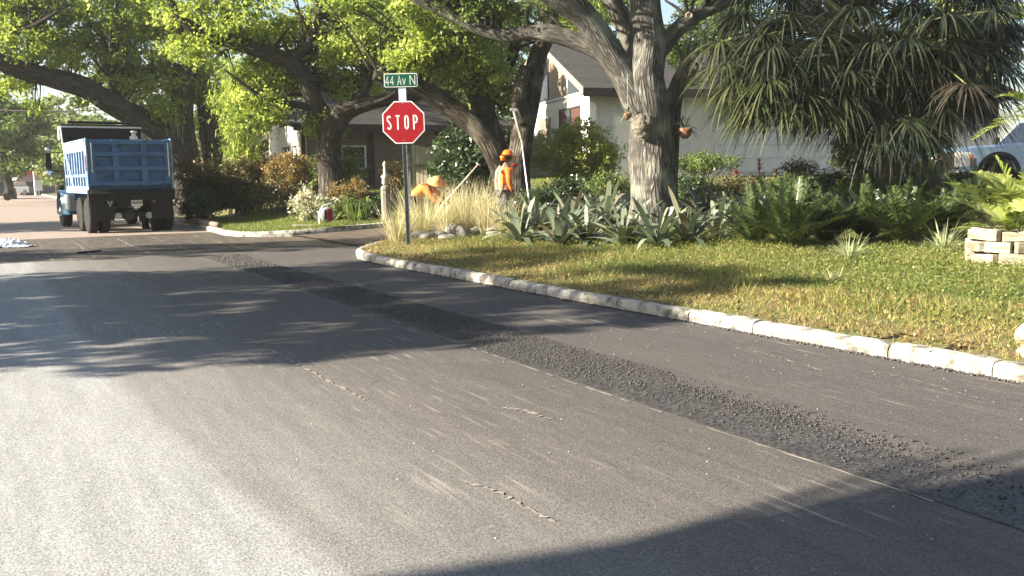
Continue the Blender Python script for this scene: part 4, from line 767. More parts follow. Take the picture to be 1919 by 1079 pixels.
# ================================================================== HOUSES
M_STUC = mat("stucco_mat", (.54, .50, .42), (.62, .58, .50), 3, .9, bump=.25, bscale=90)
M_STUCW = mat("white_stucco_mat", (.50, .49, .47), (.58, .57, .54), 2.2, .9, bump=.25, bscale=90)
M_DARKT = mat("dark_trim_mat", (.030, .020, .018), (.05, .035, .03), 6, .7)
M_SOFF = mat("soffit_mat", (.05, .04, .035), rough=.8)
M_GLASS = mat("window_glass_mat", (.015, .018, .022), rough=.06, spec=.6)
M_CURT = mat("curtain_mat", (.05, .02, .015), (.10, .045, .03), 18, .9, stretch=(6, 6, .3))
M_DOOR = mat("door_mat", (.17, .13, .10), (.22, .18, .14), 4, .7)
M_WHITE = mat("white_trim_mat", (.72, .71, .68), (.78, .77, .74), 9, .5)
def shinglemat(name, c1, c2):
    m, N, L, b = nodemat(name); b.inputs["Roughness"].default_value = .95
    tc = N.new("ShaderNodeTexCoord"); br = N.new("ShaderNodeTexBrick"); br.inputs["Scale"].default_value = 1; br.inputs["Brick Width"].default_value = .3; br.inputs["Row Height"].default_value = .14; br.inputs["Mortar Size"].default_value = .012; br.inputs["Bias"].default_value = 0
    br.inputs["Color1"].default_value = rgba(c1); br.inputs["Color2"].default_value = rgba(c2); br.inputs["Mortar"].default_value = rgba([x*.35 for x in c1])
    mp = N.new("ShaderNodeMapping"); L.new(tc.outputs["Object"], mp.inputs[0]); L.new(mp.outputs[0], br.inputs[0])
    nz = N.new("ShaderNodeTexNoise"); nz.inputs["Scale"].default_value = 1.3; nz.inputs["Detail"].default_value = 6; L.new(tc.outputs["Object"], nz.inputs[0])
    mr = N.new("ShaderNodeMapRange"); mr.inputs[3].default_value = .6; mr.inputs[4].default_value = 1.5; L.new(nz.outputs[0], mr.inputs[0])
    sc = N.new("ShaderNodeVectorMath"); sc.operation = 'SCALE'; L.new(br.outputs[0], sc.inputs[0]); L.new(mr.outputs[0], sc.inputs["Scale"]); L.new(sc.outputs[0], b.inputs["Base Color"])
    bp = N.new("ShaderNodeBump"); bp.inputs["Strength"].default_value = .6; bp.inputs["Distance"].default_value = .02; L.new(br.outputs["Fac"], bp.inputs["Height"]); bp.invert = True; L.new(bp.outputs[0], b.inputs["Normal"]); return m
M_SHIN = shinglemat("shingle_mat", (.022, .020, .019), (.042, .037, .034))
def sidingmat(name, c1, c2, per, axis=2, dark=.35):
    m, N, L, b = nodemat(name); b.inputs["Roughness"].default_value = .8
    tc = N.new("ShaderNodeTexCoord"); sx = N.new("ShaderNodeSeparateXYZ"); L.new(tc.outputs["Object"], sx.inputs[0])
    a = N.new("ShaderNodeMath"); a.operation = 'MULTIPLY'; a.inputs[1].default_value = 1/per; L.new(sx.outputs[axis], a.inputs[0])
    f = N.new("ShaderNodeMath"); f.operation = 'FRACT'; L.new(a.outputs[0], f.inputs[0])
    r = N.new("ShaderNodeValToRGB"); r.color_ramp.elements[0].position = 0; r.color_ramp.elements[0].color = (dark, dark, dark, 1); r.color_ramp.elements[1].position = .14; r.color_ramp.elements[1].color = (1, 1, 1, 1); L.new(f.outputs[0], r.inputs[0])
    nz = N.new("ShaderNodeTexNoise"); nz.inputs["Scale"].default_value = 2.5; nz.inputs["Detail"].default_value = 7; mp = N.new("ShaderNodeMapping"); mp.inputs["Scale"].default_value = (1, 1, 5) if axis == 2 else (8, 1, 1); L.new(tc.outputs["Object"], mp.inputs[0]); L.new(mp.outputs[0], nz.inputs[0])
    c = N.new("ShaderNodeMixRGB"); c.inputs[1].default_value = rgba(c1); c.inputs[2].default_value = rgba(c2); L.new(nz.outputs[0], c.inputs[0])
    x = N.new("ShaderNodeMixRGB"); x.blend_type = 'MULTIPLY'; x.inputs[0].default_value = 1; L.new(c.outputs[0], x.inputs[1]); L.new(r.outputs[0], x.inputs[2]); L.new(x.outputs[0], b.inputs["Base Color"])
    bp = N.new("ShaderNodeBump"); bp.inputs["Strength"].default_value = .7; bp.inputs["Distance"].default_value = .02; L.new(r.outputs[0], bp.inputs["Height"]); L.new(bp.outputs[0], b.inputs["Normal"]); return m
M_SIDE = sidingmat("brown_siding_mat", (.125, .09, .072), (.20, .15, .12), .16)
M_SIDEL = sidingmat("pale_siding_mat", (.36, .33, .29), (.50, .47, .41), .16, dark=.6)
M_BOARD = sidingmat("board_siding_mat", (.20, .155, .105), (.30, .24, .165), .14, 1, .35)
M_PLANK = sidingmat("fence_plank_mat", (.38, .32, .20), (.60, .53, .36), .15, 0, .3)
def window(parent, x0, x1, z0, z1, y, frame=M_DARKT, curt=None, fw=.06, bars=1, face='front', x=None, pane=M_GLASS):
    """window in a wall at plane y (front) or x (side); frame proud of the wall"""
    f = MB(); g = MB()
    def bb(mb, a0, a1, c0, c1, d0, d1):
        if face == 'front': mb.bx(a0, a1, y-d1, y-d0, c0, c1)
        else: mb.bx(x-d1, x-d0, a0, a1, c0, c1)
    bb(f, x0-fw, x1+fw, z1, z1+fw, .002, .05); bb(f, x0-fw, x1+fw, z0-fw, z0, .002, .07); bb(f, x0-fw, x0, z0, z1, .002, .05); bb(f, x1, x1+fw, z0, z1, .002, .05)
    for k in range(bars): xc = x0+(x1-x0)*(k+1)/(bars+1); bb(f, xc-.025, xc+.025, z0, z1, .02, .045)
    o = f.build("window", frame, parent); bb(g, x0, x1, z0, z1, .003, .018); g.build("pane", pane, o)
    if curt:
        c = MB(); bb(c, x0+.03, x0+(x1-x0)*.42, z0+.02, z1-.02, .019, .024); bb(c, x1-(x1-x0)*.3, x1-.03, z0+.02, z1-.02, .019, .024); c.build("curtain", curt, o)
    return o
# --- cream house, local x along the front (right), y away, origin at the front left corner
c0 = P(1118, 320, 36); base = 1.86; H2 = empty("cream_house", (c0.x, c0.y, base), R(15)); tag(H2, "cream stucco house with a tall gable and dark shingle roof behind the big oak", "house")
EV = 3.12; DP = 10.8; AP = 5.45; W = 19.
mb = MB(); mb.bx(.0, W, .02, .22, -.6, EV); mb.bx(W-.2, W, .22, DP, -.6, EV); mb.build("front_wall", M_STUC, H2)
# gable wall (x=0 plane), lower part cream, upper part boards
mb = MB(); mb.prism([(0, -.6), (DP, -.6), (DP, 2.95), (0, 2.95)], 'x', 0, -.2); mb.build("gable_wall", M_STUC, H2)
mb = MB(); mb.prism([(0.0, 2.95), (DP, 2.95), (DP, EV), (DP/2, AP), (0, EV)], 'x', .0, -.17); mb.build("gable_boards", M_BOARD, H2)
mb = MB(); mb.prism([(1.0, 2.92), (3.0, 2.92), (3.0, 3.9), (1.0, 3.2)], 'x', -.171, -.22); gw = mb.build("gable_window", M_WHITE, H2)
mb = MB(); mb.prism([(1.15, 3.0), (2.85, 3.0), (2.85, 3.72), (1.15, 3.12)], 'x', -.221, -.23); mb.build("pane", M_GLASS, gw)
mb = MB(); mb.prism([(5.6, 2.98), (7.2, 2.98), (7.2, 4.3), (5.6, 4.9)], 'x', -.171, -.2); gw = mb.build("gable_window", M_DARKT, H2)
mb = MB(); mb.prism([(5.7, 3.05), (7.1, 3.05), (7.1, 4.2), (5.7, 4.75)], 'x', -.201, -.21); mb.build("pane", M_GLASS, gw)
mb = MB(); mb.bx(-.30, -.2, 0, 1.0, -.6, 2.95); mb.build("corner_pilaster", M_WHITE, H2, bevel=.01)
mb = MB(); mb.bx(-.26, -.2, 0, DP, 2.9, 2.98); mb.build("belt_course", M_STUCW, H2)
window(H2, 1.2, 3.9, .5, 2.4, None, M_DARKT, M_CURT, .07, 1, 'side', -.2)
mb = MB(); mb.bx(-.23, -.2, 5.3, 7.0, -.1, 2.25); d_ = mb.build("door_recess", M_DOOR, H2)
window(H2, 1.55, 2.05, .9, 2.3, .02, M_DARKT, None, .05, 0, 'front')
# garage door on the front wall, pale and shallow
mb = MB(); mb.bx(5.1, 10.6, -.03, .018, -.3, 2.35); g_ = mb.build("garage_door", M_STUCW, H2)
mb = MB()
for z in (.25, .8, 1.35, 1.9): mb.bx(5.1, 10.6, -.042, -.032, z, z+.02)
mb.build("panel_seam", mat("seam_mat", (.35, .33, .30), rough=.9), g_)
# roof
def gableroof(parent, x0, x1, y0, y1, zr, ze, over, th, m, fascia):
    ym = (y0+y1)/2; sl = (zr-ze)/(ym-y0); ye0 = y0-over; ye1 = y1+over; z0 = ze-sl*over
    mb = MB(); mb.prism([(ye0, z0), (ym, zr), (ye1, z0), (ye1, z0+th), (ym, zr+th), (ye0, z0+th)], 'x', x0, x1); r = mb.build("roof", m, parent)
    f = MB(); f.bx(x0-.02, x1+.02, ye0-.04, ye0-.002, z0-.22, z0+th*.8); f.build("fascia", fascia, r)
    s = MB()
    for q in (x0-.045, x1+.005):
        s = MB(); s.prism([(ye0-.02, z0-.14), (ym, zr-.14), (ye1+.02, z0-.14), (ye1+.02, z0+th+.01), (ym, zr+th+.015), (ye0-.02, z0+th+.01)], 'x', q, q+.04)
        s.build("rake_board", fascia if parent.name.startswith("brown") else MATS["board_trim_mat"] if "board_trim_mat" in MATS else mat("board_trim_mat", (.24, .20, .14), (.32, .27, .2), 7, .8), r)
    sf = MB(); sf.bx(x0, x1, ye0, y0, z0-.12, z0-.1); sf.build("soffit", M_SOFF, r); return r
gableroof(H2, -.75, W+.5, 0, DP, AP+.02, EV+.02, .65, .12, M_SHIN, M_DARKT)
# --- brown house
c1 = P(592, 330, 35.5); B1 = 1.0; TH = R(24); H1 = empty("brown_house", (c1.x, c1.y, B1), TH); tag(H1, "low brown-sided house with white gabled wing and broad dark shingle roof", "house")
mb = MB(); mb.bx(0, 4.9, .0, .2, -.8, 2.45); mb.bx(4.7, 4.9, .2, 7.8, -.8, 2.45); mb.bx(0, 4.9, 7.6, 7.8, -.8, 2.45); mb.build("wall", M_SIDE, H1)
window(H1, 1.1, 1.95, .95, 1.75, 0, M_WHITE, None, .06, 0)
mb = MB(); mb.bx(2.1, 2.35, -.05, -.002, -.4, 2.3); mb.bx(.82, 1.02, -.05, -.002, -.4, 2.3); mb.build("brown_trim", M_DARKT, H1)
# main roof: hip falling to the right over the carport
def hip(parent, x0, x1, y0, y1, ze, zr, hl, hr, m, th=.12):
    ym = (y0+y1)/2; vs = [(x0, y0, ze), (x1, y0, ze), (x1, y1, ze), (x0, y1, ze), (x0+hl, ym, zr), (x1-hr, ym, zr)]; vs += [(x, y, z-th) for x, y, z in vs[:4]]
    mb = MB(); mb.add(vs, [(0, 1, 5, 4), (1, 2, 5), (2, 3, 4, 5), (3, 0, 4), (6, 9, 8, 7), (0, 6, 7, 1), (1, 7, 8, 2), (2, 8, 9, 3), (3, 9, 6, 0)]); r = mb.build("roof", m, parent)
    f = MB(); f.bx(x0, x1, y0-.04, y0-.002, ze-.26, ze+.0); f.bx(x1+.002, x1+.04, y0, y1, ze-.26, ze+.0); f.bx(x0-.04, x0-.002, y0, y1, ze-.26, ze); f.build("fascia", M_DARKT, r); return r
hip(H1, -.6, 8.2, -.7, 8.4, 2.6, 4.95, 2.4, 2.2, M_SHIN)
mb = MB(); mb.bx(5.0, 8.0, 5.9, 6.0, -.8, 2.4); mb.build("carport_wall", M_DARKT, H1)
mb = MB()
mb.bx(7.75, 7.9, -.55, -.4, -.8, 2.33); mb.build("carport_post", M_STUCW, H1)
# left wing coming forward, white sunlit side, brown front
wx0, wx1, wy0, wy1 = -.78, .0, -1.4, 5.8
mb = MB(); mb.bx(wx0+.2, wx1-.01, wy0, wy0+.2, -.8, 2.3); mb.build("wing_front", M_SIDE, H1)
mb = MB(); mb.bx(wx0, wx0+.2, wy0+.002, wy1, -.8, 2.62); mb.build("wing_side", M_SIDEL, H1)
mb = MB(); mb.bx(wx0-.012, wx0+.13, wy0-.03, wy0+.0, -.8, 2.3); mb.bx(-.1, .04, wy0-.03, wy0, -.8, 2.3); mb.build("corner_board", M_DARKT, H1)
window(H1, wy0+1.0, wy0+1.6, .55, 1.75, None, M_DARKT, M_WHITE, .05, 1, 'side', wx0, M_GLASS)
window(H1, wy0+2.5, wy0+3.7, .55, 1.75, None, M_DARKT, M_WHITE, .05, 2, 'side', wx0, M_GLASS)
mb = MB(); mb.add([(wx0-.35, wy0-.45, 2.42), (wx1+.25, wy0-.45, 2.42), (wx1+.25, wy1, 3.3), (wx0-.35, wy1, 3.3), (wx0-.35, wy0-.45, 2.52), (wx1+.25, wy0-.45, 2.52), (wx1+.25, wy1, 3.4), (wx0-.35, wy1, 3.4)], [(0, 3, 2, 1), (4, 5, 6, 7), (0, 1, 5, 4), (1, 2, 6, 5), (2, 3, 7, 6), (3, 0, 4, 7)]); wr = mb.build("wing_roof", M_SHIN, H1)
mb = MB(); mb.bx(wx0-.37, wx1+.27, wy0-.49, wy0-.455, 2.28, 2.5); mb.build("fascia", M_DARKT, wr)
# low outbuilding roof left of the brown house
c2 = P(418, 300, 42); sh = empty("garden_shed", (c2.x, c2.y, 1.2), R(24)); tag(sh, "low pale shed with a sloping roof behind the mossy oak trunks", "shed")
mb = MB(); mb.bx(0, 3.0, 0, 2.5, -.8, 1.05); mb.build("wall", M_STUCW, sh); mb = MB(); mb.prism([(-.3, 1.02), (3.3, 1.75), (3.3, 1.85), (-.3, 1.12)], 'y', -.3, 2.8); mb.build("roof", mat("shed_roof_mat", (.30, .27, .24), (.4, .37, .33), 4, .9), sh)
# --- fences and gate beside the brown house
f0 = P(772, 330, 31.5); fz = float(hlawn(f0.x, f0.y)); fe = empty("plank_fence", (f0.x, f0.y, fz), R(6)); tag(fe, "tall sunlit vertical plank fence between the stop sign and the dark bush", "fence")
rnd = random.Random(8)
mb = MB(); x = 0
while x < 1.75:
    w_ = rnd.uniform(.13, .16); mb.bx(x, x+w_-.012, -.015, .015, .05, 1.72+rnd.uniform(-.03, .05)); x += w_
mb.build("planks", M_PLANK, fe); mb = MB(); mb.bx(-.05, 1.8, .017, .06, .35, .44); mb.bx(-.05, 1.8, .017, .06, 1.3, 1.39); mb.bx(-.12, 1.2, -.06, -.017, 1.02, 1.1); mb.build("rail", M_DOOR, fe)
M_WEA = mat("weather_mat", (.16, .14, .11), (.30, .27, .23), 6, .9, bump=.6, stretch=(1, 1, .25))
mb = MB(); mb.bx(-.14, -.04, -.05, .05, 0, 1.5); mb.build("post", M_WEA, fe); mb = MB(); mb.bx(.86, .98, -.05, -.016, 0, 1.45); mb.build("post", M_WEA, fe)
# weathered wooden bollard post on the far corner
p0 = GP(724, 402); p0 = gz(724, 26.5); po = empty("wooden_post", p0, .3); tag(po, "thick weathered grey wooden post with a carved top left of the stop sign", "post")
mb = MB(); mb.lathe((0, 0, -.1), (0, 0, 1), [(0, .15), (.35, .145), (.8, .14), (.92, .15), (1.0, .13), (1.04, .15), (1.12, .13), (1.16, .05)], 10); mb.build("shaft", MATS["weather_mat"], po)
mb = MB(); mb.lathe((0, 0, 1.05), (0, 0, 1), [(0, .05), (.06, .11), (.2, .10), (.26, .14), (.32, .06), (.5, .045), (.62, .07), (.7, .02)], 10); mb.build("finial", mat("finial_mat", (.30, .28, .24), (.42, .40, .36), 8, .9), po, True)
# --- low concrete edging by the cycads
e0 = P(1640, 330, 21.5); e1_ = P(1770, 322, 22.5); zz = float(hlawn(e0.x, e0.y)); mb = MB(); dv = e1_-e0; mb.box(((e0.x+e1_.x)/2, (e0.y+e1_.y)/2, zz+.12), (dv.length, .14, .36), math.atan2(dv.y, dv.x)); tag(mb.build("concrete_edging", M_KERB, None, bevel=.015), "low concrete garden edging between the cycads and the reddish shrub", "edging")
mb = MB(); ee = P(1748, 330, 20.5); ez = float(hlawn(ee.x, ee.y)); mb.box((ee.x, ee.y, ez+.3), (.18, .12, .85)); tag(mb.build("wooden_stake", M_DOOR, None, bevel=.01), "short dark wooden stake left of the pickup's headlight", "stake")
# --- neighbour's house behind the camera's left shoulder (unseen, built tall to shade the bottom of the view)
hb = -U*8.6+Wd*3.7; nh = empty("shading_house", (hb.x, hb.y, 0), SAZ+R(2.5)); tag(nh, "unseen stucco house left of the view, two storeys high for its shadow", "house")
mb = MB(); mb.bx(-8, 0, -13, -.4, 0, 5.7); mb.build("wall", M_STUC, nh)
mb = MB(); mb.prism([(-8.6, 5.65), (-4, 7.0), (.6, 5.65), (.6, 5.8), (-4, 7.15), (-8.6, 5.8)], 'y', -13.6, 0); mb.build("roof", M_SHIN, nh)
window(nh, -6, -4.5, .9, 2.1, -13, M_WHITE)
rnd = random.Random(5); tw = empty("sapling", -U*8.1+Wd*3.25); tag(tw, "thin unseen sapling left of the view, added for its shadow streaks", "tree"); mb = MB()  # unseen, branches shaped to streak the edge of the near shadow
for k in range(5):
    tp = Vector((rnd.uniform(-.3, .3), .35+.14*k, rnd.uniform(5.0, 6.4))); mb.tube([(0, 0, 0), Vector((.03*k, .02, 4.1)), tp.lerp(Vector((0, 0, 4.4)), .5)+Vector((0, .08, 0)), tp], [.06, .05, .04, .02], 5)
mb.build("trunk", M_BARK2, tw)
rg = np.random.default_rng(6); cc_ = np.array([(rnd.gauss(0, .35), .05+rnd.uniform(0, .35), rnd.uniform(5.0, 6.0)) for k in range(14)]); pp, ix = clump_points(cc_, .22, 30, rg, .5); npmesh("crown", leafquads(pp, .05, rg), 4, M_LEAFG, tw, rg.random(len(pp)))
# ================================================================== STOP SIGN
M_GALV = mat("galvanised_mat", (.30, .31, .31), (.42, .43, .43), 25, .55, metal=.5)
M_GREENP = mat("post_green_mat", (.11, .125, .115), (.19, .21, .20), 18, .6)
M_SRED = mat("sign_red_mat", (.30, .006, .012), (.34, .008, .016), 3, .45); M_SWH = mat("sign_white_mat", (.80, .80, .78), rough=.45); M_SGR = mat("sign_green_mat", (.0, .075, .035), (.0, .09, .042), 4, .45)
ps = GP(766, 459); ss = empty("stop_sign", ps, R(3)); tag(ss, "red octagonal STOP sign on a green post with a street name plate on top", "stop sign")
LEAN = Matrix.Rotation(R(-.8), 4, 'Y')
def tl(o): o.data.transform(LEAN); return o
mb = MB(); mb.bx(-.035, -.028, -.02, .02, 0, 2.85); mb.bx(.028, .035, -.02, .02, 0, 2.85); mb.bx(-.028, .028, .012, .02, 0, 2.85); mb.bx(-.048, -.035, -.022, -.016, 0, 2.85); mb.bx(.035, .048, -.022, -.016, 0, 2.85); tl(mb.build("post", M_GREENP, ss))
def octo(r): return [(r/math.cos(math.pi/8)*math.cos(math.pi/8+k*math.pi/4), r/math.cos(math.pi/8)*math.sin(math.pi/8+k*math.pi/4)) for k in range(8)]
ZC = 2.489; R8 = .423
mb = MB(); mb.prism([(x, z+ZC) for x, z in octo(R8)], 'y', -.026, -.030); pl = tl(mb.build("octagon_plate", M_SWH, ss))
mb = MB(); mb.prism([(x, z+ZC) for x, z in octo(R8-.022)], 'y', -.0305, -.032); tl(mb.build("red_face", M_SRED, pl))
mb = MB(); mb.cyl((0, -.032, ZC-.36), (0, -.038, ZC-.36), .012, n=8); mb.cyl((0, -.032, ZC+.38), (0, -.038, ZC+.38), .012, n=8); tl(mb.build("bolt", M_GALV, pl))
# highway-style letters as stroked outlines
ARC = lambda cx, cy, rx, ry, a0, a1, n=10: [(cx+rx*math.cos(R(a0+(a1-a0)*i/n)), cy+ry*math.sin(R(a0+(a1-a0)*i/n))) for i in range(n+1)]
GLY = {'S': [ARC(.25, .76, .19, .18, 20, 180, 8)+ARC(.25, .76, .19, .20, 180, 262, 4)[1:]+ARC(.25, .25, .19, .23, 80, 0, 4)+ARC(.25, .25, .19, .19, 0, -160, 8)[1:]], 'T': [[(0, .95), (.5, .95)], [(.25, .95), (.25, 0)]],
       'O': [ARC(.25, .70, .19, .24, 0, 180, 8)+ARC(.25, .30, .19, .24, 180, 360, 8)+[(.44, .70)]], 'P': [[(.06, 0), (.06, .95), (.26, .95)]+ARC(.26, .71, .19, .24, 90, -90, 8)+[(.06, .47)]],
       '4': [[(.36, 0), (.36, .95), (.03, .27), (.48, .27)]], 'A': [[(.02, 0), (.25, .97), (.48, 0)], [(.1, .33), (.4, .33)]], 'v': [[(.04, .66), (.22, .02), (.40, .66)]], 'N': [[(.05, 0), (.05, 1)], [(.05, .97), (.68, .03)], [(.68, 0), (.68, 1)]]}
def letters(txt, x0, z0, h, wsc, adv, st, y):
    mb = MB(); x = x0
    for ch in txt:
        if ch == ' ': x += adv*.5; continue
        for k, pl_ in enumerate(GLY[ch]):
            pts = [(x+p[0]*h*wsc, z0+p[1]*h) for p in pl_]; m_ = len(pts); L_ = []; R_ = []
            for i, p in enumerate(pts):
                a = pts[max(i-1, 0)]; c = pts[min(i+1, m_-1)]; d0 = Vector((p[0]-a[0], p[1]-a[1])); d1 = Vector((c[0]-p[0], c[1]-p[1]))
                if d0.length < 1e-6: d0 = d1
                if d1.length < 1e-6: d1 = d0
                d0.normalize(); d1.normalize(); n0 = Vector((-d0.y, d0.x)); n1 = Vector((-d1.y, d1.x)); n = (n0+n1); n = n/max(n.length_squared, .35)*2*.5 if n.length > 1e-3 else n0
                n = n*(st/2)*1.0; L_.append((p[0]+n.x, p[1]+n.y)); R_.append((p[0]-n.x, p[1]-n.y))
            vs = []; yy = y-.0006*k
            for l, r in zip(L_, R_): vs += [(l[0], yy, l[1]), (r[0], yy, r[1])]
            mb.add(vs, [(2*i, 2*i+1, 2*i+3, 2*i+2) for i in range(m_-1)])
        x += adv
    return mb
tl(letters("STOP", -.332, ZC-.145, .29, .58, .176, .056, -.0335).build("lettering", M_SWH, pl))
# number-plate like bracket and street name blade
mb = MB(); mb.bx(-.075, .075, -.024, -.012, ZC+.425, ZC+.83); tl(mb.build("bracket", mat("bracket_mat", (.72, .78, .78), (.62, .68, .66), 5, .5), ss))
zb = ZC+.835; hw_, hh_ = .335, .135
def rrect(hw, hh, r): return [(sx*(hw-r)+r*math.cos(R(a)), sz*(hh-r)+r*math.sin(R(a))) for sx, sz, a0 in ((1, 1, 0), (-1, 1, 90), (-1, -1, 180), (1, -1, 270)) for a in (a0, a0+30, a0+60, a0+90)]
NB = Matrix.Rotation(R(-1), 4, 'Z')
mb = MB(); mb.prism([(x-.02, z+zb) for x, z in rrect(hw_, hh_, .035)], 'y', -.036, -.040); nb = tl(mb.build("street_name_plate", M_SWH, ss))
mb = MB(); mb.prism([(x-.02, z+zb) for x, z in rrect(hw_-.014, hh_-.014, .025)], 'y', -.0405, -.042); tl(mb.build("green_face", M_SGR, nb))
tl(letters("44 Av N", -.332, zb-.092, .184, .84, .098, .022, -.043).build("lettering", M_SWH, nb))
# ================================================================== DUMP TRUCK
tp_ = (-11.57, 27.9, 0); TR = empty("dump_truck", tp_, R(34)); tag(TR, "blue dump truck with a ribbed tailgate seen from behind on the milled road", "dump truck")
M_BLUE = mat("truck_blue_mat", (.025, .07, .14), (.048, .13, .26), 3.2, .5, spec=.45, bump=.25, bscale=5, lo=.3, hi=.5)
M_BLUEP = mat("pale_blue_mat", (.09, .20, .38), (.30, .38, .48), 3.5, .5, spec=.5)  # paler blue for side ribs and corner posts
M_BLK = mat("black_steel_mat", (.007, .007, .008), (.018, .016, .015), 6, .7); M_RUB = mat("tyre_mat", (.010, .010, .010), (.022, .020, .019), 9, .9); M_CHR = mat("chrome_mat", (.75, .75, .75), rough=.15, metal=1.)
M_RIM = mat("rim_mat", (.62, .60, .56), (.42, .40, .37), 7, .4, metal=.3); M_TARP = mat("tarp_mat", (.012, .012, .013), (.022, .021, .022), 5, .95)
M_RLENS = mat("red_lens_mat", (.45, .01, .02), rough=.2); M_WHP = mat("white_plate_mat", (.6, .6, .58), (.7, .7, .68), 9, .5)
bz0, bz1 = 1.22, 2.83; BL = 4.1; hw = 1.25
mb = MB(); mb.bx(-hw+.06, hw-.06, .1, BL, bz0, bz0+.12); mb.bx(-hw+.06, -hw+.1, .1, BL, bz0+.12, bz1); mb.bx(hw-.1, hw-.06, .1, BL, bz0+.12, bz1); mb.bx(-hw+.06, hw-.06, BL-.06, BL, bz0+.12, bz1+.0)
bed = mb.build("dump_bed", M_BLUE, TR)
mb = MB()
for s in (-1, 1):
    x0 = s*(hw-.06); xs = sorted((x0, s*hw))
    mb.bx(xs[0], xs[1], .1, BL, bz1-.36, bz1); mb.bx(xs[0], xs[1], .1, BL, bz0-.02, bz0+.2); xs2 = sorted((x0, s*(hw-.012))); mb.bx(xs2[0], xs2[1], .1, BL, bz0+.48, bz0+.56)
    for k in range(9): y = .12+k*(BL-.25)/8; xs3 = sorted((x0, s*(hw-.005))); mb.bx(xs3[0], xs3[1], y, y+.11, bz0+.2, bz1-.36)
mb.build("side_rib", M_BLUEP, bed)
# tailgate with nine recessed panels
tg = MB(); tg.bx(-hw+.07, hw-.07, .09, .12, bz0+.1, bz1-.02); tgo = tg.build("tailgate", M_BLUE, TR)
rb = MB(); xs = [-1.18, -.42, .30, 1.02]; 
for x in (-1.18, -.50, .31, 1.0): rb.bx(x, x+.185, -.045, .088, bz0+.2, bz1-.02)
for z in (bz0+.2, bz0+.66, bz0+1.09, bz1-.17): rb.bx(-1.17, 1.17, -.055, .087, z, z+.13)
rb.build("rib", M_BLUE, tgo, bevel=.012)
for x in (-1.235, 1.19): mb = MB(); mb.bx(x, x+.045, -.06, .1, bz0+.05, bz1+.02); mb.build("corner_post", M_BLUEP, bed, bevel=.01)
for x, z_ in ((-1.1, .6), (1.1, .45)): mb = MB(); mb.cyl((x, -.08, bz0+z_), (x, -.08, bz1-.12), .028, n=8); mb.build("grab_bar", M_CHR, tgo)
mb = MB(); mb.bx(-1.262, -1.236, -.02, .06, bz0+.66, bz0+1.1); mb.build("tail_marker", M_RLENS, TR)
mb = MB(); mb.bx(-hw, hw, -.1, .1, bz0-.24, bz0+.09); mb.prism([(-.25, bz0-.02), (.1, bz0-.02), (.1, bz0+.1), (-.1, bz0+.1)], 'x', -hw+.05, hw-.05); mb.build("spreader_apron", M_BLK, TR)
mb = MB(); mb.bx(-hw, hw, BL, BL+.06, bz1, bz1+.62); mb.bx(-hw, hw, BL-.02, BL+.5, bz1+.6, bz1+.64); mb.build("headboard", M_TARP, TR)
mb = MB(); mb.cyl((-1.0, BL+.35, bz1+.72), (1.05, BL+.35, bz1+.72), .05, n=10); mb.build("tarp_roll", M_TARP, TR); mb = MB(); mb.bx(-hw-.02, hw+.02, BL-.04, BL-.022, bz1+.52, bz1+.58); mb.build("headboard_rail", M_WHP, TR)
mb = MB(); mb.bx(-hw-.1, -hw-.01, BL-.05, BL+.2, bz1+.12, bz1+.56); mb.build("tarp_motor", M_WHP, TR)
mb = MB(); mb.tube([(-hw-.04, BL-.1, bz1+.55), (-hw-.05, BL-.35, bz1), (-hw-.05, BL-1.2, bz0+.9), (-hw-.04, BL-1.9, bz0+.15)], .022, 6); mb.build("tarp_arm", M_WHP, TR)
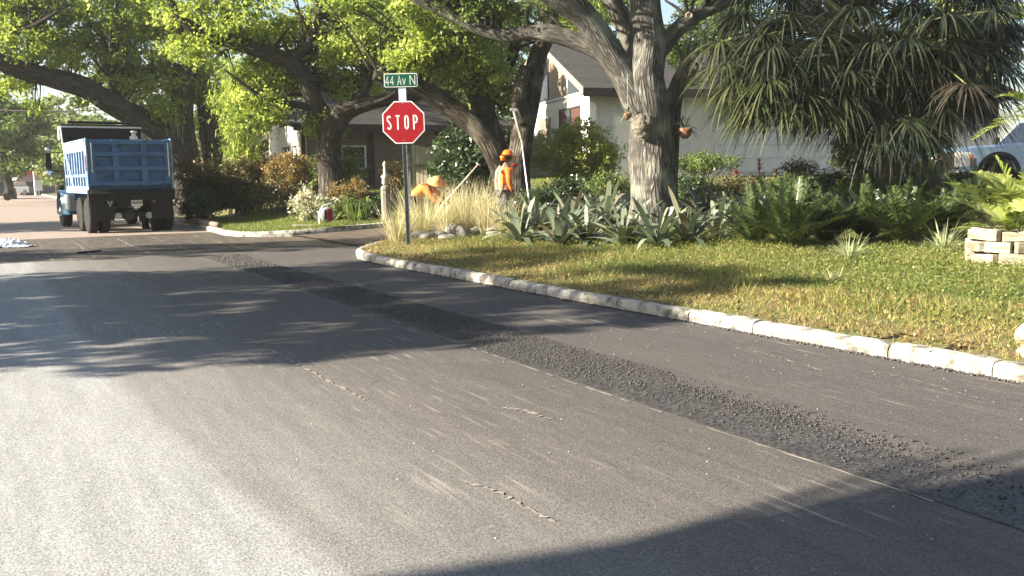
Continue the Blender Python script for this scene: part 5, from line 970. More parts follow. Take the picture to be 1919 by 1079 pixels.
# load heaped in the bed
bm = bmesh.new(); bmesh.ops.create_grid(bm, x_segments=14, y_segments=18, size=1); rnd = random.Random(3)
for v in bm.verts: x, y = v.co.x, v.co.y; v.co = Vector((x*(hw-.12), .2+(y+1)/2*(BL-.3), bz1-.32+.22*(1-x*x)*(1-y*y)+rnd.uniform(-.02, .02)))
me = D.meshes.new("load"); bm.to_mesh(me); bm.free(); lo = link_mesh("milled_asphalt_load", me, mat("load_mat", (.03, .028, .026), (.08, .07, .06), 20, .95, bump=1), None, True); lo.location = tp_; lo.rotation_euler = TR.rotation_euler; tag(lo, "dark milled asphalt heaped inside the truck's bed", "load")
def wheel(x, y, side, r=.53, w=.27, dual=False, steel=M_RIM):
    k = 2 if dual else 1; t = MB(); rm = MB()
    for i in range(k):
        xo = x-side*i*(w+.05); xa = xo-w/2
        t.lathe((xa, y, r), (1, 0, 0), [(0, r*.60), (0, r*.93), (.03, r*.985), (w*.2, r), (w*.8, r), (w-.03, r*.985), (w, r*.93), (w, r*.60)], 32)
        for q in range(1, 4): t.lathe((xa+w*q/4-.006, y, r), (1, 0, 0), [(0, r*1.004), (.012, r*1.004)], 32) if False else None
    xf = x+side*w/2
    if dual: rm.lathe((xf-side*.01, y, r), (-side, 0, 0), [(0, r*.58), (.02, r*.6), (.05, r*.52), (.17, r*.42), (.18, r*.2), (.10, r*.18), (.06, r*.08)], 24)
    else: rm.lathe((xf-side*.02, y, r), (side, 0, 0), [(0, r*.58), (.02, r*.6), (-.01, r*.5), (.0, r*.34), (.05, r*.26), (.08, r*.1)], 24)
    for q in range(10):
        a = q*math.pi/5; c = Vector((xf-side*(.17 if dual else -.0), y+math.cos(a)*r*.3, r+math.sin(a)*r*.3)); rm.cyl(c, c+Vector((side*.035, 0, 0)), .018, n=6)
    o = t.build("wheel", M_RUB, TR, False); 
    tr = MB()
    for i in range(k):
        xo = x-side*i*(w+.05)
        for q in range(40):
            a = q*math.pi/20; c = Vector((xo, y+math.cos(a)*(r-.001), r+math.sin(a)*(r-.001))); M_ = Matrix.Rotation(math.pi/2-a, 3, 'X') if False else Matrix.Rotation(a-math.pi/2, 3, 'X')
            tr.box(c, (w*.82, .045, .022), 0, M_)
    tr.build("tread", M_RUB, o); rm.build("rim", steel, o, True); return o
for yy in (.62, 1.92):
    wheel(-1.09, yy, -1, dual=True); wheel(1.09, yy, 1, dual=True)
wheel(-1.08, 5.75, -1, w=.30, steel=M_CHR); wheel(1.08, 5.75, 1, w=.30, steel=M_CHR)
mb = MB(); mb.bx(-.43, -.33, .3, 7.4, .78, 1.05); mb.bx(.33, .43, .3, 7.4, .78, 1.05); mb.bx(-.33, .33, .3, .4, .8, 1.03); mb.build("chassis", M_BLK, TR)
mb = MB()
for yy in (.62, 1.92): mb.cyl((-.9, yy, .53), (.9, yy, .53), .08, n=10); mb.lathe((-.22, yy, .53), (1, 0, 0), [(0, .08), (.1, .19), (.34, .19), (.44, .08)], 14)
mb.cyl((-.95, 5.75, .5), (.95, 5.75, .5), .06, n=8); mb.bx(-.05, .05, .62, 5.75, .55, .6); mb.build("axle", mat("axle_mat", (.05, .045, .04), (.11, .10, .09), 9, .8), TR, True)
for x in (-.42, .48): mb = MB(); mb.cyl((x, .05, .5), (x, .22, .5), .10, n=14); mb.build("brake_chamber", M_GALV, TR)
for x in (-.86, .86):
    mb = MB(); mb.bx(x-.32, x+.32, .02, .035, .38, .98); mb.build("mud_flap", M_BLK, TR)
mb = MB(); mb.bx(-.85, .85, -.02, .02, .88, .96); mb.build("rear_bar", M_BLK, TR)
mb = MB(); mb.bx(-.05, .27, -.035, -.022, .80, 1.0); npo = mb.build("number_plate", M_WHP, TR); mb = MB()
for k in range(5): mb.bx(-.02+k*.056, .015+k*.056, -.037, -.0355, .865, .935)
mb.build("plate_marks", M_BLK, npo)
mb = MB(); mb.bx(.03, .2, -.04, -.02, .75, .785); mb.build("plate_lamp", M_CHR, TR)
for x in (-.62, .62):
    mb = MB(); mb.cyl((x, -.045, .93), (x, -.02, .93), .045, n=12); mb.build("tail_lamp", mat("dusty_lens_mat", (.25, .10, .09), rough=.5), TR)
mb = MB(); mb.tube([(-.72, .0, 1.0), (-.66, -.04, .78), (-.6, -.03, 1.0)], .018, 6); mb.build("chain", M_CHR, TR)
# cab, hood, fenders
mb = MB(); mb.prism([(4.35, .95), (5.75, .95), (5.75, 1.75), (5.55, 2.45), (4.45, 2.55), (4.35, 2.4)], 'x', -1.0, 1.0); cab = mb.build("cab", M_BLUE, TR, bevel=.05)
mb = MB(); mb.prism([(5.75, .9), (7.4, .9), (7.45, 1.45), (7.3, 1.62), (5.75, 1.85)], 'x', -.62, .62); mb.build("hood", M_BLUE, TR, bevel=.06)
mb = MB(); mb.bx(-1.012, -1.001, 4.75, 5.5, 1.75, 2.3); mb.bx(1.001, 1.012, 4.75, 5.5, 1.75, 2.3); mb.bx(-.8, .8, 4.33, 4.348, 1.85, 2.35); mb.build("cab_window", M_GLASS, cab)
for s in (-1, 1):
    fm = MB(); n = 14; vs = []
    for i in range(n+1):
        a = math.pi*(1.06-1.12*i/n) if False else R(190-200*i/n); y = 5.75+math.cos(a)*-.0; 
        cy, cz = 5.75+.66*math.cos(a), .55+.72*max(math.sin(a), -.25)
        for xx, rr_ in ((s*1.27, 1.), (s*1.25, .955), (s*.6, .955), (s*.6, 1.0)): vs.append((xx, 5.75+(cy-5.75)*rr_, .55+(cz-.55)*rr_))
    fs = []
    for i in range(n):
        for j in range(4): fs.append((i*4+j, i*4+(j+1) % 4, (i+1)*4+(j+1) % 4, (i+1)*4+j))
    fs += [(0, 1, 2, 3), (n*4+3, n*4+2, n*4+1, n*4)]; fm.add(vs, fs); fm.build("fender", mat("fender_blue_mat", (.05, .17, .30), rough=.25, spec=.6, coat=.5), TR, True)
    m_ = MB(); m_.cyl((s*1.58, 5.3, 1.98), (s*1.58, 5.3, 1.985), .01) if False else None
    m_.bx(s*1.56-.09, s*1.56+.09, 5.28, 5.34, 1.98, 2.55); mo = m_.build("mirror", M_BLK, TR, bevel=.02)
    m_ = MB(); m_.lathe((s*1.55, 5.3, 1.85), (0, -1, 0), [(0, .12), (.02, .12), (.05, .07)], 16); m_.lathe((s*1.55, 5.32, 2.66), (0, -1, 0), [(0, .09), (.03, .09), (.06, .05)], 14); m_.build("round_mirror", M_CHR, mo, True)
    m_ = MB(); m_.tube([(s*1.0, 5.35, 2.56), (s*1.5, 5.32, 2.56), (s*1.56, 5.32, 2.5)], .016, 6); m_.tube([(s*1.0, 5.35, 1.92), (s*1.56, 5.32, 1.95)], .016, 6); m_.build("mirror_arm", M_BLK, mo)
mb = MB(); mb.prism([(4.45, .55), (5.1, .55), (5.1, 1.15), (4.45, 1.15)], 'x', -1.2, -.55); mb.build("fuel_tank", mat("tank_mat", (.45, .50, .52), rough=.3, metal=.6), TR, bevel=.08)
mb = MB(); mb.bx(-1.3, -1.18, 5.02, 5.1, 1.27, 1.44); mb.build("marker_bracket", M_BLK, TR)
mb = MB(); mb.tube([(1.02, BL+.2, 1.0), (1.02, BL+.2, bz1+.25), (1.02, BL+.22, bz1+.42), (1.08, BL+.08, bz1+.56)], .075, 12); mb.build("exhaust_stack", M_CHR, TR, True)
mb = MB(); mb.lathe((.98, BL-.1, bz1+.03), (0, 0, 1), [(0, .12), (.2, .14), (.26, .07), (.33, .07), (.34, .11), (.40, .11)], 14); mb.build("water_jug", mat("jug_mat", (.72, .70, .66), rough=.5), TR, True)
# ================================================================== PICKUP (faces left)
M_SILV = mat("silver_paint_mat", (.30, .40, .54), rough=.28, metal=.35, spec=.6, coat=.6); M_GRAYP = mat("arch_mat", (.02, .02, .022), rough=.7)
pw = P(1838, 345, 25.5); ph = float(hlawn(pw.x, pw.y)); PK = empty("pickup_truck", (pw.x, pw.y, ph), R(177)); tag(PK, "silver pickup truck facing left, parked behind the palm and bright ferns at the right edge", "pickup truck")
# local: x forward, y left (towards camera after turn), wheel centre front at x=0
def arch(cx, r, z0, n=12): return [(cx+r*math.cos(R(180*i/n)), z0+r*math.sin(R(180*i/n))) for i in range(n+1)]
sidep = [(.98, .45), (.98, 1.06), (.86, 1.16), (-.75, 1.24)]+[(-.8, 1.24), (-4.9, 1.22), (-4.9, .5)]+[(-4.2+.0, .5)]+arch(-3.7, .48, .5)[::-1]+arch(0, .48, .5)[::-1]
for s in (-1, 1):
    mb = MB(); mb.prism(sidep, 'y', s*.78, s*1.0); mb.build("body_side", M_SILV, PK, bevel=.02)
mb = MB(); mb.bx(-2.9, -.7, -.78, .78, .45, 1.2); mb.bx(-4.85, -2.95, -.78, .78, .6, .75); mb.bx(-4.9, -4.82, -.78, .78, .6, 1.2); mb.build("body", M_SILV, PK)
mb = MB(); mb.prism([(.95, 1.08), (.88, 1.2), (-.7, 1.30), (-.7, 1.2), (.8, 1.0)], 'y', -.779, .779); mb.build("hood", M_SILV, PK, bevel=.02)
mb = MB(); mb.prism([(-.68, 1.24), (-1.35, 1.93), (-1.38, 1.93), (-.8, 1.24)], 'y', -.72, .72); mb.build("windscreen", M_GLASS, PK)
mb = MB(); mb.prism([(-1.3, 1.93), (-2.75, 1.96), (-2.75, 1.90), (-1.34, 1.87)], 'y', -.76, .76)
for s in (-.76, .72):
    mb.prism([(-.70, 1.24), (-1.30, 1.93), (-1.42, 1.93), (-.84, 1.24)], 'y', s, s+.04); mb.prism([(-2.6, 1.24), (-2.6, 1.93), (-2.75, 1.93), (-2.82, 1.24)], 'y', s, s+.04)
mb.build("cab_roof", mat("silver_roof_mat", (.55, .6, .66), rough=.25, metal=.3), PK, bevel=.01)
mb = MB(); mb.prism([(-.86, 1.26), (-1.42, 1.9), (-2.58, 1.9), (-2.58, 1.26)], 'y', .725, .745); mb.prism([(-.86, 1.26), (-1.42, 1.9), (-2.58, 1.9), (-2.58, 1.26)], 'y', -.745, -.725); mb.build("side_window", M_GLASS, PK)
mb = MB(); mb.bx(.93, 1.0, -.55, .55, .62, 1.05); mb.build("grille", mat("grille_mat", (.06, .03, .015), (.12, .07, .03), 20, .4), PK); mb = MB(); mb.bx(.9, 1.12, -.95, .95, .38, .6); mb.build("bumper", M_CHR, PK, bevel=.03)
for s in (-1, 1):
    ys = sorted((s*.58, s*1.008)); mb = MB(); mb.bx(.74, 1.01, ys[0], ys[1], .66, 1.07); hl = mb.build("headlight", mat("headlight_mat", (.78, .76, .72), rough=.15, spec=.8), PK, bevel=.03)
    ys = sorted((s*1.006, s*1.014)); mb = MB(); mb.bx(.70, .76, ys[0], ys[1], .68, 1.0); mb.build("amber_reflector", mat("amber_mat", (.5, .12, .02), rough=.3), hl)
    mb = MB(); a = []
    for i in range(13): t = R(180*i/12); a.append((math.cos(t), math.sin(t)))
    pr = [(c*.57, .5+s_*.57) for c, s_ in a]+[(c*.47, .5+s_*.47) for c, s_ in a[::-1]]; ys = sorted((s*.98, s*1.03)); mb.prism(pr, 'y', ys[0], ys[1]); mb.build("arch_flare", M_GRAYP, PK)
    for xx in (0, -3.7):
        t = MB(); t.lathe((xx, s*.86-.13, .39), (0, 1, 0), [(0, .24), (0, .36), (.03, .39), (.23, .39), (.26, .36), (.26, .24)], 28); o = t.build("wheel", M_RUB, PK, True); t = MB(); t.lathe((xx, s*.86+s*.11, .39), (0, s, 0), [(-.02, .25), (.0, .25), (-.04, .2), (-.03, .1), (.01, .06)], 20); t.build("rim", M_RIM, o, True)
    ys = sorted((s*1.02, s*1.2)); mb = MB(); mb.bx(-.95, -.8, ys[0], ys[1], 1.28, 1.5); mb.build("wing_mirror", M_BLK, PK, bevel=.03)
mb = MB(); mb.bx(-3.6, .6, -.77, .77, .3, .5); mb.build("underbody", M_BLK, PK)
# ================================================================== DISTANT STREET
def farcar(px, Z, col, rz, lab):
    b = P(px, 370, Z); r_ = empty("parked_car", (b.x, b.y, 0), rz); tag(r_, lab, "car", "cars far down the road"); mt = mat("far_car_%d_mat" % px, col, rough=.35, coat=.5)
    mb = MB(); mb.prism([(-2.2, .3), (2.2, .3), (2.2, .85), (1.9, .95), (-2.1, 1.0), (-2.2, .9)], 'x', -.9, .9); mb.build("body", mt, r_, bevel=.06); mb = MB(); mb.prism([(-1.8, .98), (-1.4, 1.48), (.5, 1.5), (1.15, .98)], 'x', -.78, .78); mb.build("cabin", M_GLASS, r_, bevel=.05)
    mb = MB(); mb.prism([(-1.35, 1.49), (.45, 1.51), (.45, 1.54), (-1.35, 1.53)], 'x', -.74, .74); mb.build("car_roof", mt, r_)
    for x in (-.85, .85):
        for y in (-1.4, 1.35): t = MB(); t.lathe((x-.11, y, .33), (1, 0, 0), [(0, .2), (0, .31), (.03, .33), (.19, .33), (.22, .31), (.22, .2)], 18); t.build("wheel", M_RUB, r_)
    mb = MB(); mb.bx(-.85, -.6, -2.22, -2.19, .7, .85); mb.bx(.6, .85, -2.22, -2.19, .7, .85); mb.build("tail_lamp", M_RLENS, r_)
farcar(8, 84, (.05, .055, .06), R(31), "dark car parked at the left edge far down the road"); farcar(48, 104, (.06, .07, .09), R(60), "small dark vehicle beside the distant red building"); 
def farhouse(px, Z, w, d, h, rh, rz, wm, rm, lab, name="distant_house"):
    b = P(px, 360, Z); r_ = empty(name, (b.x, b.y, .12), rz); tag(r_, lab, "house"); mb = MB(); mb.bx(-w/2, w/2, 0, d, 0, h); mb.build("wall", wm, r_)
    mb = MB(); mb.prism([(-w/2-.4, h-.02), (0, h+rh), (w/2+.4, h-.02), (w/2+.4, h+.12), (0, h+rh+.15), (-w/2-.4, h+.12)], 'y', -.5, d+.5); mb.build("roof", rm, r_); window(r_, -w*.3, -w*.1, .9, 2., 0, M_WHITE); window(r_, w*.1, w*.3, .9, 2., 0, M_WHITE); return r_
farhouse(20, 112, 7, 8, 2.4, 1.5, R(20), M_SIDE, MATS["shed_roof_mat"], "distant house with a pale sloping roof at the left edge")
farhouse(88, 108, 5.5, 8, 1.6, 1.7, R(34), M_SIDE, mat("greyblue_roof_mat", (.22, .23, .27), (.3, .31, .35), 3, .9), "distant low house with a grey-blue roof left of the truck")
b = P(58, 340, 106); rb_ = empty("red_building", (b.x, b.y, .1), R(25)); tag(rb_, "small distant red and pink building left of the white pole", "building"); mb = MB(); mb.bx(-1.2, 1.2, 0, 3, 0, 2.2); mb.build("wall", mat("pink_wall_mat", (.40, .22, .20), rough=.8), rb_); mb = MB(); mb.bx(-1.3, 1.3, -.1, 3, 2.2, 2.8); mb.build("sign_band", mat("red_band_mat", (.45, .05, .05), rough=.6), rb_)
b = P(67, 365, 95); mb = MB(); mb.tube([(b.x, b.y, .1), (b.x-.02, b.y, 4.2)], [.12, .09], 8); tag(mb.build("utility_pole", mat("pole_mat", (.6, .57, .5), (.7, .68, .62), 5, .8)), "thin pale pole far down the road, right of the red building", "pole")
b = P(73, 358, 94); mb = MB(); mb.bx(-.35, .35, -.05, .05, .5, 1.6); mb.bx(-.04, .04, .05, .1, 0, .5); o = mb.build("notice_board", M_WHP); o.location = (b.x, b.y, .1); o.rotation_euler = (0, 0, R(30)); tag(o, "small white board on a post beside the pale distant pole", "sign")
# power line with sag, between poles out of view
a_ = P(-260, 196, 55); b_ = P(178, 206, 50); c_ = P(520, 175, 47); mb = MB(); cm = catmull([(a_, .03), (b_.lerp(a_, .5)-Vector((0, 0, .12)), .03), (b_, .03), (c_, .03)], 8); mb.tube([p for p, r in cm], .032, 5); tag(mb.build("power_line", M_BLK), "black overhead cable crossing the sky at upper left", "cable")
# ================================================================== SMALL GARDEN THINGS
M_ROCK = mat("rock_mat", (.17, .155, .13), (.34, .32, .28), 5, .9, bump=.8, bscale=18)
def rock(p, sx, sy, sz, lab, seed, group=None, m=M_ROCK):
    rnd = random.Random(seed); bm = bmesh.new(); bmesh.ops.create_icosphere(bm, subdivisions=3, radius=1); ph = [rnd.uniform(0, 6) for _ in range(4)]
    for v in bm.verts:
        c = v.co.copy(); k = 1+.16*math.sin(c.x*3+ph[0])+.14*math.sin(c.y*4+ph[1])+.10*math.sin(c.z*5+c.x*4+ph[2])+rnd.uniform(-.02, .02); v.co = Vector((c.x*sx*k, c.y*sy*k, max(c.z*sz*k, -sz*.4)))
    me = D.meshes.new("rock"); bm.to_mesh(me); bm.free(); o = link_mesh("rock", me, m, None, True); o.location = p+Vector((0, 0, sz*.25)); o.rotation_euler = (0, 0, rnd.uniform(0, 3)); tag(o, lab, "rock", group)
for i, (px, py, sx, sz, lab) in enumerate([(792, 448, .30, .16, "pale garden rock just right of the stop sign post"), (818, 446, .15, .14, "small pale rock, second from the stop sign post"), (858, 442, .42, .24, "largest pale slanted rock below the straw grasses"), (893, 440, .18, .13, "small rock right of the largest slanted rock"), (925, 440, .25, .15, "flat pale rock near the bromeliads"), (838, 448, .16, .09, "low rock between the small round and the largest one"), (952, 436, .2, .12, "rightmost pale rock, against the first bromeliad")]): rock(GP(px, py), sx, .2, sz, lab, i, "pale rocks edging the straw grasses")
rock(GP(1935, 640), .12, .10, .14, "upright pale rock at the right edge of the verge", 20); rock(GP(1936, 670), .13, .11, .09, "low pale rock on the verge at the right edge near the kerb", 21)
for i, (px, py, lab) in enumerate([(1690, 632, "dark patch of exposed root in the verge, nearer the kerb's middle"), (1790, 655, "dark exposed root in the verge near the right edge")]):
    p = GP(px, py); mb = MB(); rnd = random.Random(i)
    for k in range(3): mb.tube([p+Vector((-.22+.1*k, -.03+.03*k, -.01)), p+Vector((0, .03*k, .012)), p+Vector((.24, .02+.02*k, -.01))], [.01, .022, .008], 6)
    tag(mb.build("tree_root", M_BARK2), lab, "root")
# red and white round ornament on the far corner
p = gz(613, 25.8); ro = empty("lawn_ornament", p, .4); tag(ro, "round red and white garden ornament with a pale handle on the corner lawn", "ornament")
mb = MB(); mb.lathe((0, .12, .30), (0, -1, 0), [(0, .13), (.05, .20), (.14, .22), (.2, .20), (.24, .16)], 24); mb.build("drum", M_GALV, ro, True)
mb = MB(); mb.bx(-.02, .12, -.14, -.125, .14, .46); mb.build("red_stripe", M_SRED, ro); mb = MB(); mb.bx(-.1, -.04, -.14, -.128, .18, .44); mb.build("black_stripe", M_BLK, ro)
mb = MB(); mb.tube([(-.2, .1, 0), (-.22, .1, .34), (-.1, .1, .54), (.16, .15, .6)], .022, 8); mb.build("handle", M_WHP, ro)
p = gz(572, 25.8); mb = MB(); mb.box((0, 0, .03), (.75, .3, .05)); o = mb.build("paving_slab", M_KERB, None, bevel=.01); o.location = p; tag(o, "small flat slab on the grass left of the round ornament", "slab")
p = gz(694, 30); mb = MB(); mb.lathe((0, 0, 0), (0, 0, 1), [(0, .2), (.3, .3), (.36, .33), (.4, .3)], 14); o = mb.build("plant_pot", M_DARKT, None, True); o.location = p; tag(o, "dark round pot by the brown house wall", "pot")
# crumpled plastic sheet on the road at the left edge
p = GP(10, 463, False); bm = bmesh.new(); bmesh.ops.create_grid(bm, x_segments=26, y_segments=16, size=1); rnd = random.Random(4)
for v in bm.verts: x, y = v.co.x, v.co.y; e = max(0, 1-(x*x+y*y)*.8); v.co = Vector((x*.62+rnd.uniform(-.03, .03), y*.32+rnd.uniform(-.03, .03), .02+e*(.12+.1*math.sin(x*9+y*4)*math.sin(y*11)+rnd.uniform(-.04, .05))))
me = D.meshes.new("plastic_sheet"); bm.to_mesh(me); bm.free(); o = link_mesh("plastic_sheet", me, mat("plastic_mat", (.5, .56, .62), (.68, .7, .72), 5, .3, spec=.6)); o.location = p; tag(o, "crumpled pale plastic sheet lying on the milled road at the left edge", "sheet")
p = GP(1150, 0) if False else None
mb = MB(); q0 = GP(145, 475, False); q1 = GP(190, 471, False); mb.tube([q0+Vector((0, 0, .02)), q1+Vector((0, 0, .02))], .02, 6); tag(mb.build("stick", M_BLK), "short black bar lying on the milled road before the truck", "bar")
q0 = P(342, 417, 32.2); q0.z = .15; q1 = P(410, 432, 27.4); q1.z = .2; mb = MB(); mb.tube([q0, q0.lerp(q1, .5)+Vector((0, 0, .03)), q1], [.09, .10, .09], 8); tag(mb.build("log", M_DOOR, None, True), "grey log lying along the kerb between the truck and the corner lawn", "log")
# ================================================================== PEOPLE
M_SKIN = mat("skin_mat", (.16, .085, .055), (.20, .11, .07), 6, .6); M_ORG = mat("orange_cloth_mat", (.62, .12, .02), (.72, .17, .035), 9, .8, bump=.3, bscale=30); M_YEL = mat("hivis_yellow_mat", (.55, .55, .12), (.65, .62, .2), 9, .8)
M_PANT = mat("trouser_mat", (.06, .06, .07), (.10, .09, .09), 9, .9); M_GLV = mat("glove_mat", (.02, .02, .02), rough=.8); M_BOOT = mat("boot_mat", (.05, .03, .02), rough=.8); M_HAIR = mat("hair_mat", (.02, .015, .01), rough=.7); M_HAT = mat("hard_hat_mat", (.62, .13, .01), (.66, .16, .015), 2, .35)
M_STRAW = mat("wide_hat_mat", (.62, .24, .07), (.70, .36, .15), 12, .7); M_REDC = mat("red_cloth_mat", (.5, .03, .02), rough=.8)
def hand(nm, wr, d, up, parent, m, curl=.5, s=1.):
    """palm and five bent fingers as one skinned surface; wr wrist, d hand direction, up back of the hand"""
    d = Vector(d).normalized(); up = Vector(up).normalized(); sd = d.cross(up).normalized(); up = sd.cross(d); wr = Vector(wr)
    J = [(wr, (.022*s, .016*s)), (wr+d*.045*s, (.032*s, .014*s)), (wr+d*.085*s, (.036*s, .013*s))]; E = [(0, 1), (1, 2)]
    for k, (o_, l) in enumerate(((-.030, .062), (-.010, .072), (.010, .068), (.029, .054))):
        b = wr+d*.09*s+sd*o_*s; q1 = b+(d*math.cos(curl)-up*math.sin(curl))*l*.5*s; q2 = q1+(d*math.cos(curl*2.4)-up*math.sin(curl*2.4))*l*.5*s
        i = len(J); J += [(b, .0095*s), (q1, .009*s), (q2, .0075*s)]; E += [(2, i), (i, i+1), (i+1, i+2)]
    t = wr+d*.03*s-sd*.032*s; i = len(J); J += [(t, .011*s), (t+(d*.6-sd*.6-up*.3)*.035*s, .0105*s), (t+(d*.9-sd*.5-up*.6)*.06*s, .009*s)]; E += [(1, i), (i, i+1), (i+1, i+2)]
    return skin(nm, J, E, m, parent, 1)
def head(parent_obj, c, fwd, up, s=1., hair=True):
    """head with brow, nose, mouth, ears on an ellipsoid; returns nothing, parts parented"""
    fwd = Vector(fwd).normalized(); up = Vector(up).normalized(); rt = fwd.cross(up).normalized(); up = rt.cross(fwd); M_ = Matrix((rt, fwd, up)).transposed()
    bm = bmesh.new(); bmesh.ops.create_icosphere(bm, subdivisions=4, radius=1)
    for v in bm.verts:
        x, y, z = v.co; j = .80+.20*smooth(-.9, .1, z)
        X = x*.076*j; Y = y*.096*(.9+.1*smooth(-1, .2, z)); Z_ = z*.118
        if y > 0:
            Y += .024*math.exp(-((x/.16)**2+((z+.12)/.20)**2)); Y += .008*math.exp(-((x/.5)**2+((z-.22)/.1)**2)); Y -= .010*(math.exp(-(((abs(x)-.36)/.16)**2+((z-.06)/.11)**2)))
            Y += .006*math.exp(-((x/.28)**2+((z+.46)/.07)**2)); Y += .008*math.exp(-((x/.3)**2+((z+.8)/.16)**2))
        v.co = Vector((X, Y, Z_))
    for s_ in (-1, 1):
        r = bmesh.ops.create_icosphere(bm, subdivisions=2, radius=1)
        for v in r['verts']: v.co = Vector((s_*.077+v.co.x*.010, -.005+v.co.y*.020, -.005+v.co.z*.030))
    for v in bm.verts: v.co = M_ @ (v.co*s)+Vector(c)
    me = D.meshes.new("head"); bm.to_mesh(me); bm.free(); h = link_mesh("head", me, M_SKIN, parent_obj, True)
    e = MB()
    for s_ in (-1, 1): e.lathe(Vector(c)+M_ @ Vector((s_*.029*s, .083*s, .008*s)), M_ @ Vector((0, 1, 0)), [(0, .011*s), (.006*s, .009*s), (.009*s, .003*s)], 8)
    e.build("eyes", M_HAIR, h); e = MB(); e.lathe(Vector(c)+M_ @ Vector((0, -.012*s, .02*s)), M_ @ Vector((0, -.35, 1)), [(-.07*s, .07*s), (-.02*s, .094*s), (.03*s, .096*s), (.07*s, .075*s), (.095*s, .04*s)], 14); 
    if hair: e.build("hair", M_HAIR, h, True)
    return M_
def worker_standing():
    b = gz(946, 21.0); o = empty("person", b, 0); tag(o, "standing road worker in an orange hard hat and vest with a red cloth", "person")
    # faces right (+x), slightly away
    f = Vector((.88, .48, 0)); l = Vector((-.48, .88, 0))   # forward, left
    def q(fw, lf, z): return f*fw+l*lf+Vector((0, 0, z))
    body = [(q(0, 0, .96), (.15, .12)), (q(.0, 0, 1.14), (.14, .11)), (q(.02, 0, 1.32), (.165, .12)), (q(.03, 0, 1.45), (.13, .09)), (q(.05, 0, 1.53), .056), (q(.065, 0, 1.60), .055),
            (q(.02, .17, 1.42), .07), (q(.10, .24, 1.17), .048), (q(.27, .14, 1.40), .035), (q(.02, -.17, 1.42), .07), (q(-.02, -.24, 1.14), .048), (q(.08, -.23, .90), .035),
            (q(0, .10, .88), .10), (q(.04, .11, .50), .062), (q(-.02, .12, .10), .042), (q(0, -.10, .88), .10), (q(-.05, -.11, .50), .062), (q(-.10, -.12, .10), .042)]
    E_ = [(0, 1), (1, 2), (2, 3), (3, 4), (4, 5), (3, 6), (6, 7), (7, 8), (3, 9), (9, 10), (10, 11), (0, 12), (12, 13), (13, 14), (0, 15), (15, 16), (16, 17)]
    bd = skin("body", body, E_, M_SKIN, o)
    skin("long_sleeved_shirt", [(q(0, 0, .98), (.165, .13)), (q(0, 0, 1.14), (.155, .125)), (q(.02, 0, 1.32), (.18, .135)), (q(.03, 0, 1.46), (.13, .10)), (q(.02, .17, 1.43), .085), (q(.10, .25, 1.17), .066), (q(.25, .155, 1.38), .052), (q(.02, -.17, 1.43), .085), (q(-.02, -.25, 1.14), .066), (q(.07, -.235, .93), .052)],
         [(0, 1), (1, 2), (2, 3), (3, 4), (4, 5), (5, 6), (3, 7), (7, 8), (8, 9)], M_ORG, o)
    skin("safety_vest", [(q(0, 0, .92), (.178, .142)), (q(0, 0, 1.12), (.168, .138)), (q(.02, 0, 1.32), (.194, .148)), (q(.03, 0, 1.44), (.16, .115))], [(0, 1), (1, 2), (2, 3)], mat("vest_mat", (.66, .20, .03), (.72, .27, .05), 7, .7, bump=.3, bscale=25), o)
    mb = MB()
    for z in (1.02, 1.2): mb.lathe((0, 0, 0), (0, 0, 1), [(0, .01), (.01, .01)], 6) if False else None
    for s_ in (-.09, .09): mb.tube([q(-.165, s_, .95), q(-.175, s_, 1.15), q(-.155, s_, 1.36), q(-.06, s_, 1.49)], .018, 6)
    mb.build("reflective_stripe", M_WHITE, o)
    skin("trousers", [(q(0, 0, .96), (.165, .13)), (q(0, .10, .86), .115), (q(.04, .11, .50), .080), (q(-.02, .12, .12), .07), (q(0, -.10, .86), .115), (q(-.05, -.11, .50), .080), (q(-.10, -.12, .12), .07)], [(0, 1), (1, 2), (2, 3), (0, 4), (4, 5), (5, 6)], M_PANT, o)
    for a_, s_ in ((-.02, .12), (-.10, -.12)): skin("boot", [(q(a_, s_, .12), .06), (q(a_-.02, s_, .05), .055), (q(a_+.1, s_, .04), .05), (q(a_+.18, s_, .035), .038)], [(0, 1), (1, 2), (2, 3)], M_BOOT, o)
    Mh = head(bd, q(.10, 0, 1.685), f+Vector((0, 0, -.35)), (0, 0, 1))
    c = q(.09, 0, 1.72); mb = MB(); ax = Vector((0, 0, 1))+f*.25; mb.lathe(c, ax, [(0, .128), (.01, .142), (.03, .128), (.08, .118), (.115, .09), (.135, .05), (.14, .01)], 24)
    mb.prism([(0, 0)]*3, 'x', 0, 0) if False else None
    ht = mb.build("hard_hat", M_HAT, o, True); mb = MB(); mb.lathe(c+f*.06-Vector((0, 0, .005)), ax, [(0, .13), (.012, .125)], 20); mb.lathe(c-f*.12-Vector((0, 0, .11)), (0, 0, 1), [(0, .05), (.11, .07)], 10); mb.build("brim", M_HAT, ht, True)
    hand("hand", q(.27, .14, 1.40), f*.4+l*-.5+Vector((0, 0, .8)), -f, bd, M_GLV, .7, 1.1); hand("hand", q(.08, -.23, .90), Vector((.1, 0, -1)), -l, bd, M_GLV, .5, 1.1)
    skin("red_cloth", [(q(.24, .06, 1.50), .05), (q(.28, .0, 1.56), .065), (q(.27, -.03, 1.48), .05), (q(.36, .02, 1.52), .035)], [(0, 1), (1, 2), (1, 3)], M_REDC, o)
